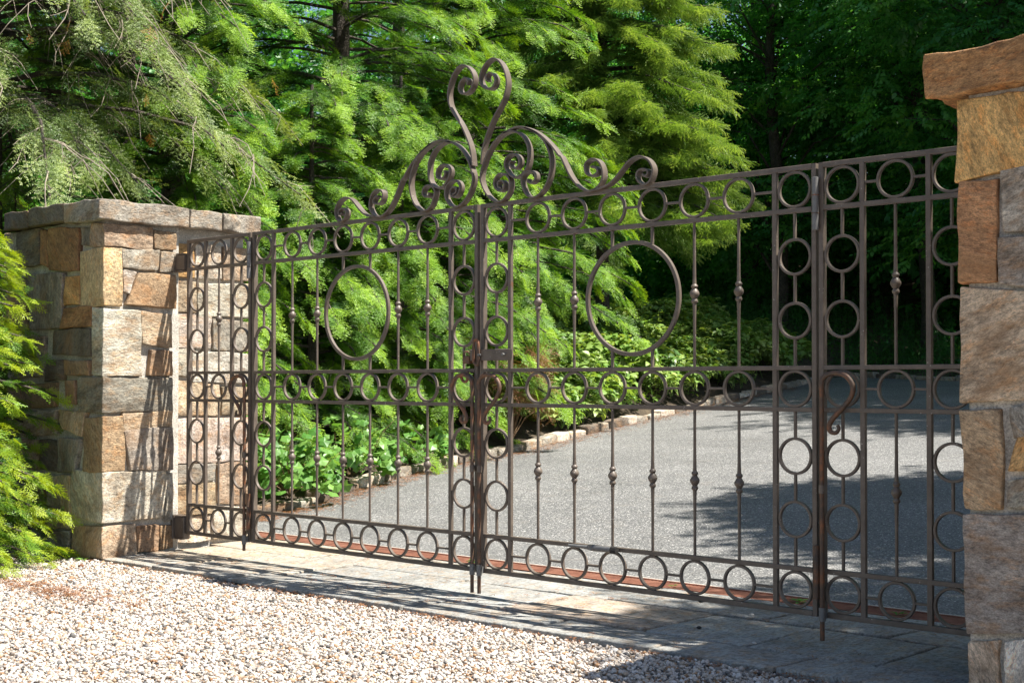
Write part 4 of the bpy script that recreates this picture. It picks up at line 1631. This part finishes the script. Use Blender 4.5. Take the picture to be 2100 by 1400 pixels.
# young bushy hemlocks filling the foot of the hedge down to the kerb
for x, y, H, R, sd_, lab in [(-7.75, 2.3, 3.9, 1.55, 111, "young hemlock filling the corner behind the far pillar and its narrow leaf"), (-7.75, 3.9, 4.2, 1.5, 112, "young hemlock under the left large ring, right behind the vines"),
                             (-7.95, 5.5, 4.4, 1.5, 113, "young hemlock behind the gate's meeting stiles"), (-8.5, 7.0, 4.2, 1.35, 114, "young hemlock behind the dead brown bush")]:
    conifer("young_hemlock", lab, x, y, H, R, 0.0, M['hemlock'], T_HEM, sd_, 80, zmax=H * .98, trunk_r=.05, group="young hemlocks along the kerb", face=FACE, span=2.4, dens=2.4, size=.66, taper=.5, up=.25, droop=.2)
r = np.random.default_rng(77)
P = []
for i in range(60):
    d_, a_ = r.uniform(2.0, 4.2), FACE - .1 + r.normal(0, .55)
    P.append((-9.4 + d_ * math.cos(a_), .9 + d_ * math.sin(a_), land(-9.4, .9) + r.uniform(2.9, 6.0)))
o = scatter("dead_sprigs", M['gold'], T_DEAD, P, np.column_stack([r.normal(0, .5, 60), r.uniform(.8, 1.5, 60), r.uniform(0, 6.28, 60)]), r.uniform(.25, .55, 60), r.random(60), old, seed=77)

# ---------------------------------------------------------------- the dark woods beyond and to the right of the drive
WG = "broad leaved trees in the shaded woods beyond the driveway"
WOODS = [(-11.8, 21.5, 12.5, 1.6, 3.2, 201, 'slender shaded tree beside the spruce at the edge of the woods'),
         (-8.6, 22.5, 14.0, 2.2, 3.4, 202, 'shaded broad leaved tree above the right large ring of the gate'),
         (-6.0, 20.0, 13.0, 2.6, 3.4, 203, 'lighter leaved tree reaching in beside the near pillar cap'),
         (-3.2, 20.5, 14.0, 2.0, 3.6, 204, 'shaded tree mostly hidden by the near pillar'),
         (-14.8, 25.5, 15.0, 1.2, 3.8, 205, 'tall dark tree deep in the woods behind the spruce'),
         (-10.3, 27.0, 16.0, 1.2, 3.8, 206, 'tall dark tree deep in the woods behind the right gate leaf'),
         (-6.5, 26.0, 16.0, 1.2, 3.8, 207, 'tall dark tree deep in the woods behind the hinge post'),
         (-17.5, 18.5, 14.0, 1.0, 3.6, 208, 'dark tree behind the hemlocks left of the spruce')]
for x, y, H, cz, R, sd_, lab in WOODS:
    broad_tree("woodland_tree", lab, x, y, H, cz, R, sd_, 62, 60, group=WG, trunk_r=.17, size=1.25)
# tall trees right of the drive: their shade falls over the drive, the woods and the near half of the gate
SG = "tall shade trees right of the driveway"
for x, y, H, cz, R, sd_, nc, lab in [(6.6, 3.1, 10.8, 5.8, 1.9, 301, 55, 'tall shade tree just behind the near pillar'),
                                     (4.6, 6.6, 11.0, 6.0, 1.7, 306, 45, 'shade tree dappling the drive just inside the gate'),
                                     (-1.0, 18.6, 15.0, 6.5, 3.3, 302, 55, 'tall shade tree at the inner bend of the driveway'),
                                     (3.5, 16.5, 15.0, 6.5, 3.6, 303, 80, 'tall shade tree on the right verge of the driveway')]:
    broad_tree("shade_tree", lab, x, y, H, cz, R, sd_, nc, 60, group=SG, trunk_r=.2, size=1.35)


def strew(n, region, seed):
    """n points in a region given as a test on (x, y) inside a box"""
    r = np.random.default_rng(seed)
    (x0, x1, y0, y1), ok = region
    out = []
    while len(out) < n:
        x, y = r.uniform(x0, x1), r.uniform(y0, y1)
        if ok(x, y):
            out.append((x, y))
    return np.array(out), r


# far woodland mass up the hill
pts, r = strew(13000, ((-34, 10, 24, 44), lambda x, y: y > 26 + .12 * x), 41)
P = [(x, y, land(x, y) + abs(r.normal(0, 2.6)) + .1) for x, y in pts]
pts, r = strew(7000, ((-44, -17, -4, 30), lambda x, y: x < -18 + .25 * (y - 4) * (y < 8)), 45)
P += [(x, y, land(x, y) + abs(r.normal(0, 3.0)) + .1) for x, y in pts]
pts, r = strew(6000, ((-48, 4, 26, 46), lambda x, y: y > 31 + .2 * x and y > 27), 46)
P += [(x, y, land(x, y) + r.uniform(0, 11)) for x, y in pts]
pts, r = strew(8000, ((-30, -3, 30, 39), lambda x, y: True), 48)
P += [(x, y, land(x, y) + r.uniform(0, 10)) for x, y in pts]
pts, r = strew(5000, ((-46, -22, -6, 28), lambda x, y: True), 47)
P += [(x, y, land(x, y) + r.uniform(0, 12)) for x, y in pts]
n = len(P)
o = scatter("far_woods", M['broadleaf'], T_BRD, P, np.column_stack([r.normal(0, .4, n), r.normal(.2, .4, n), r.uniform(0, 6.28, n)]), r.uniform(1.6, 2.8, n), r.normal(.35, .2, n), seed=41)
tag(o, "dense dark woodland rising behind the driveway", "woods")
# undergrowth along the shaded far edge of the drive
pts, r = strew(3400, ((-16, 4, 15, 26), lambda x, y: y > far_y(x) + .15 and x > kerb_x(18) - 7), 42)
P = [(x, y, land(x, y) - .02) for x, y in pts]
n = len(P)
o = scatter("undergrowth", M['fern'], T_STK, P, np.column_stack([r.normal(0, .2, n), r.normal(0, .2, n), r.uniform(0, 6.28, n)]), r.uniform(.7, 1.7, n), r.normal(.4, .2, n), seed=42)
tag(o, "shaded green undergrowth along the far edge of the drive", "undergrowth")
# sunny ground cover on the bank behind the kerb
pts, r = strew(5200, ((-12.5, -6.4, 6.2, 18.0), lambda x, y: -3.8 < x - kerb_x(y) + .12 < -.02), 43)
P = [(x, y, land(x, y) + .02) for x, y in pts]
n = len(P)
hgt = .34 + np.array([.5 * noise.noise((x * .9, y * .9, 1.0)) for x, y in pts])
o = scatter("ground_cover", M['ground_cover'], T_COV, np.array(P) + np.column_stack([np.zeros(n), np.zeros(n), np.maximum(0, hgt)]), np.column_stack([r.normal(0, .3, n), r.normal(0, .3, n), r.uniform(0, 6.28, n)]), r.uniform(1.1, 2.2, n), r.normal(.6, .24, n), seed=43)
tag(o, "sunlit leafy ground cover on the bank behind the kerb", "ground cover")
pts, r = strew(420, ((-12.5, -6.4, 8.0, 18.0), lambda x, y: -3.2 < x - kerb_x(y) + .12 < -.2), 44)
n = len(pts)
o = scatter("tall_weeds", M['ground_cover'], T_STK, [(x, y, land(x, y)) for x, y in pts], np.column_stack([r.normal(0, .2, n), r.normal(0, .2, n), r.uniform(0, 6.28, n)]), r.uniform(.8, 1.7, n), r.normal(.4, .2, n), seed=44)
tag(o, "upright leafy weeds standing out of the ground cover", "weeds")

# foreground arborvitae at the left edge, flat sprays of yellow green scales
conifer("arborvitae_shrub", "bright yellow green arborvitae shrub in front of the far pillar", -5.72, -1.62, 3.6, 1.22, 0.0, M['thuja'], T_THU, 51, 260, zmax=2.75, trunk_r=.045, taper=.55, up=.38, droop=.06, tip_droop=-.1,
        face=math.atan2(-.35, .9), span=2.8, dens=2.1, size=.72, flat=.5, category="shrub", tilt=.0, tint_shift=.12)

# broad leaved vines tumbling over the kerb beside the gate
def lobed_leaf():
    a = Acc()
    pts = []
    for k in range(15):
        th = -math.pi + 2 * math.pi * (k + .5) / 15
        rr = (.62 + .38 * abs(math.cos(th * 2.5))) * (1.0 if abs(th) < 2.6 else .55)
        pts.append((rr * math.cos(th), rr * .95 * math.sin(th), -.16 * rr * rr + .05 * math.cos(5 * th)))
    a.add([(0, 0, .05)] + pts, [(0, k + 1, (k + 1) % 15 + 1) for k in range(15)])
    me = mesh_from("leaf", a.v, a.f)
    me.materials.append(M['vine'])
    return me


LEAF = lobed_leaf()


def vine(x, y, seed, n, w, h, label):
    r = np.random.default_rng(seed)
    zb = land(x, y)
    t = empty("vine_plant", (x, y, zb), label, "plant", "broad leaved vines beside the gate")
    st = Acc()
    for k in range(9):
        az = r.uniform(0, 6.28)
        p = [np.array((0, 0, 0.))]
        for s_ in range(5):
            p.append(p[-1] + np.array((math.cos(az) * w * .2, math.sin(az) * w * .2, h * r.uniform(.05, .24))))
            az += r.uniform(-.4, .4)
        st.tube(p, [.006, .005, .005, .004, .003, .002], 4, False)
    b = put("stems", st.mesh("stems"), M['brown_twig'], t)
    b["kind"] = "stuff"
    for i in range(n):
        az = r.uniform(0, 6.28)
        q = math.sqrt(r.random())
        hh = h * (1 - .55 * q * q) * r.uniform(.12, 1.0)
        o = bpy.data.objects.new("leaf", LEAF)
        o.location = (math.cos(az) * w * q, math.sin(az) * w * q, hh)
        o.rotation_euler = (r.normal(.25, .4), r.normal(.45, .35), FACE + r.normal(0, .9))
        s_ = r.uniform(.04, .08)
        o.scale = (s_, s_, s_)
        link(o, t)


vine(-6.35, 2.45, 61, 250, .55, .75, "low spread of broad lobed leaves over the kerb just beyond the far hinge")
vine(-6.65, 3.5, 62, 230, .55, .70, "mound of broad lobed leaves under the left large ring")
vine(-6.45, 1.75, 63, 250, .5, 1.35, "taller pale lobed leaves climbing beside the far pillar")
vine(-6.95, 4.7, 64, 160, .5, .5, "flat patch of broad leaves where the kerb first clears the gate")

# a dead, rust brown conifer seedling and its litter
def dead_bush(x, y, h, w, seed):
    r = np.random.default_rng(seed)
    zb = land(x, y)
    t = empty("dead_bush", (x, y, zb), "dead rust brown bush by the kerb behind the right gate leaf", "bush")
    st = Acc()
    P, E, S, C = [], [], [], []
    for k in range(30):
        az = r.uniform(0, 6.28)
        L = r.uniform(.5, 1.0)
        tip = np.array((math.cos(az) * w * L, math.sin(az) * w * L, h * r.uniform(.35, 1.0)))
        mid = tip * np.array((.4, .4, .62))
        st.tube([(0, 0, 0), mid, tip], [.010, .006, .002], 4, False)
        for j in range(7):
            u = r.uniform(.35, 1)
            p = mid * (1 - u) + tip * u
            P.append(p)
            E.append((r.normal(0, .6), r.normal(.5, .4), az + r.normal(0, .8)))
            S.append(r.uniform(.5, .95))
            C.append(r.uniform(0, 1))
    b = put("stems", st.mesh("stems"), M['brown_twig'], t)
    b["kind"] = "stuff"
    scatter("dead_foliage", M['dead'], T_DEAD, np.array(P) + np.array((x, y, zb)), E, S, C, t, seed=seed)


dead_bush(-7.1, 6.6, 1.35, .6, 71)

# dead sprigs hanging in the old hemlock
r = np.random.default_rng(8)

# small green weeds at the foot of the pillar and in the drain
def weed(x, y, z, s, seed, label, n=6, group="small green weeds"):
    r = np.random.default_rng(seed)
    S = Spray()
    for i in range(n):
        a = i * 2.4 + r.uniform(-.3, .3)
        d = norm((math.cos(a), math.sin(a), r.uniform(.2, .8)))
        S.leaf(d * .01, d, (0, 0, 1), s * r.uniform(.7, 1.1), s * .5 * r.uniform(.8, 1.1), .25, .4)
    a = Acc()
    a.add(S.v, S.f)
    o = put("weed", mesh_from("weed", a.v, a.f), M['vine'], None, (x, y, z))
    tag(o, label, "weed", group)


weed(-5.17, -0.70, GROUND - .01, .11, 1, "largest green seedling at the shaded foot of the far pillar", 7)
weed(-4.82, -0.69, GROUND - .02, .055, 2, "small sprout in the gravel at the corner of the far pillar", 5)
weed(0.02, 1.0, GROUND, .06, 3, "grassy tuft growing in the drain under the right gate leaf", 8)
weed(0.62, 0.99, GROUND, .045, 4, "little sprig in the drain beside the right hinge post", 6)
weed(-0.85, 0.99, GROUND, .03, 5, "tiny sprig in the sunny stretch of the drain", 5)
weed(-2.55, 1.0, GROUND, .05, 6, "sprig in the drain under the left gate leaf", 6)
weed(-3.45, -1.6, GROUND - .03, .022, 7, "tiny seedling out in the sunny gravel", 4)
weed(1.03, -0.72, GROUND - .03, .03, 8, "tiny sprout at the threshold edge by the near pillar", 4)

# ---------------------------------------------------------------- gravel: loose pebbles
pts, r = strew(106000, ((-8.0, 3.6, -4.6, -0.60), lambda x, y: (x - 3.70) * math.cos(.7188) * .95 + (y + 5.72) * 0 < 99 and y > -3.6 + .0 * x and y < -.612 and (-(x - 3.70) * .658 + (y + 5.72) * .753) > 3.2 and abs((x - 3.70) * .753 + (y + 5.72) * .658) < .47 * (-(x - 3.70) * .658 + (y + 5.72) * .753)), 91)
n = len(pts)
size = np.exp(r.normal(math.log(.0079), .30, n))
z = np.array([GROUND - .033 + .010 * noise.noise((x * 1.6, y * 1.6, 3)) for x, y in pts]) + r.uniform(-.005, .011, n)
o = scatter("gravel", M['pebble'], [pebble_shape(i) for i in range(5)], np.column_stack([pts, z]), np.column_stack([r.normal(0, .5, n), r.normal(0, .5, n), r.uniform(0, 6.28, n)]), size, r.random(n), seed=91, smooth=True)
tag(o, "loose cream and white gravel in front of the gate", "gravel")
# a few strays on the slabs
for i, (x, y, s_, c, lab) in enumerate([(0.44, -0.21, .012, (.75, .74, .72), 'white pebble lying on a shaded slab near the hinge post'), (0.05, 0.42, .016, (.6, .59, .56), 'pale pebble lying under the bottom rail of the right leaf'),
                                        (-4.55, -0.86, .022, (.22, .10, .05), 'rust brown stone on the gravel below the far pillar'), (0.02, -0.05, .013, (.03, .03, .03), 'dark chip of stone on the shaded slabs')]):
    v, f = pebble_shape(60 + i)
    a = Acc()
    a.add([np.array(p) * s_ for p in v], f)
    m = M['stone']
    o = put("pebble", a.mesh("pebble", True), m, None, (x, y, (GROUND if y > -.6 else GROUND - .03) + s_ * .5), color=c)
    tag(o, lab, "pebble", "stray pebbles")

# brown needle litter: a drift on the gravel, a fringe along the kerb and crumbs on the slabs
T_NEEDLE = []
for s_ in range(2):
    S_ = Spray()
    r = np.random.default_rng(400 + s_)
    for i in range(9):
        an = r.uniform(0, 6.28)
        S_.blade((r.uniform(-.02, .02), r.uniform(-.02, .02), r.uniform(.001, .006)), (math.cos(an), math.sin(an), r.uniform(-.05, .2)), (-math.sin(an), math.cos(an), .2), r.uniform(.012, .03), r.uniform(.002, .006))
    T_NEEDLE.append((S_.v, S_.f))
r = np.random.default_rng(93)
P = []
for i in range(420):
    x, y = -3.75 + r.normal(0, .45), -1.55 + r.normal(0, .10)
    P.append((x, y, GROUND - .018))
for i in range(2600):
    y = 1.6 + 14 * r.random() ** 1.6
    P.append((kerb_x(y) + .02 + abs(r.normal(0, .16)), y, rise(kerb_x(y), y) + .006))
for i in range(160):
    x, y = r.uniform(-4.5, 1.5), r.uniform(-.58, .9)
    P.append((x, y, GROUND + .004))
for i in range(260):
    P.append((r.uniform(-5.2, 1.5), -.62 - abs(r.normal(0, .05)), GROUND - .02))
n = len(P)
o = scatter("needle_litter", M['dead'], T_NEEDLE, P, np.column_stack([np.zeros(n), np.zeros(n), r.uniform(0, 6.28, n)]), r.uniform(.7, 1.5, n), r.random(n), seed=93)
tag(o, "fallen brown needles on the gravel, the slabs and along the kerb", "litter")
for i, (x, y, s_, lab) in enumerate([(-3.05, -1.72, .045, "curled brown leaf lying alone on the sunny gravel"), (-3.55, -1.25, .03, "small dark leaf on the gravel in front of the far pillar"), (-4.3, .62, .03, "dry leaf on the slabs behind the narrow far leaf")]):
    S_ = Spray()
    S_.leaf((0, 0, .004), (1, .3, .05), (0, .2, 1), s_, s_ * .55, .5, -.25)
    o = put("fallen_leaf", mesh_from("fallen_leaf", S_.v, S_.f), M['soil'], None, (x, y, GROUND if y > -.6 else GROUND - .018))
    tag(o, lab, "leaf", "fallen leaves")
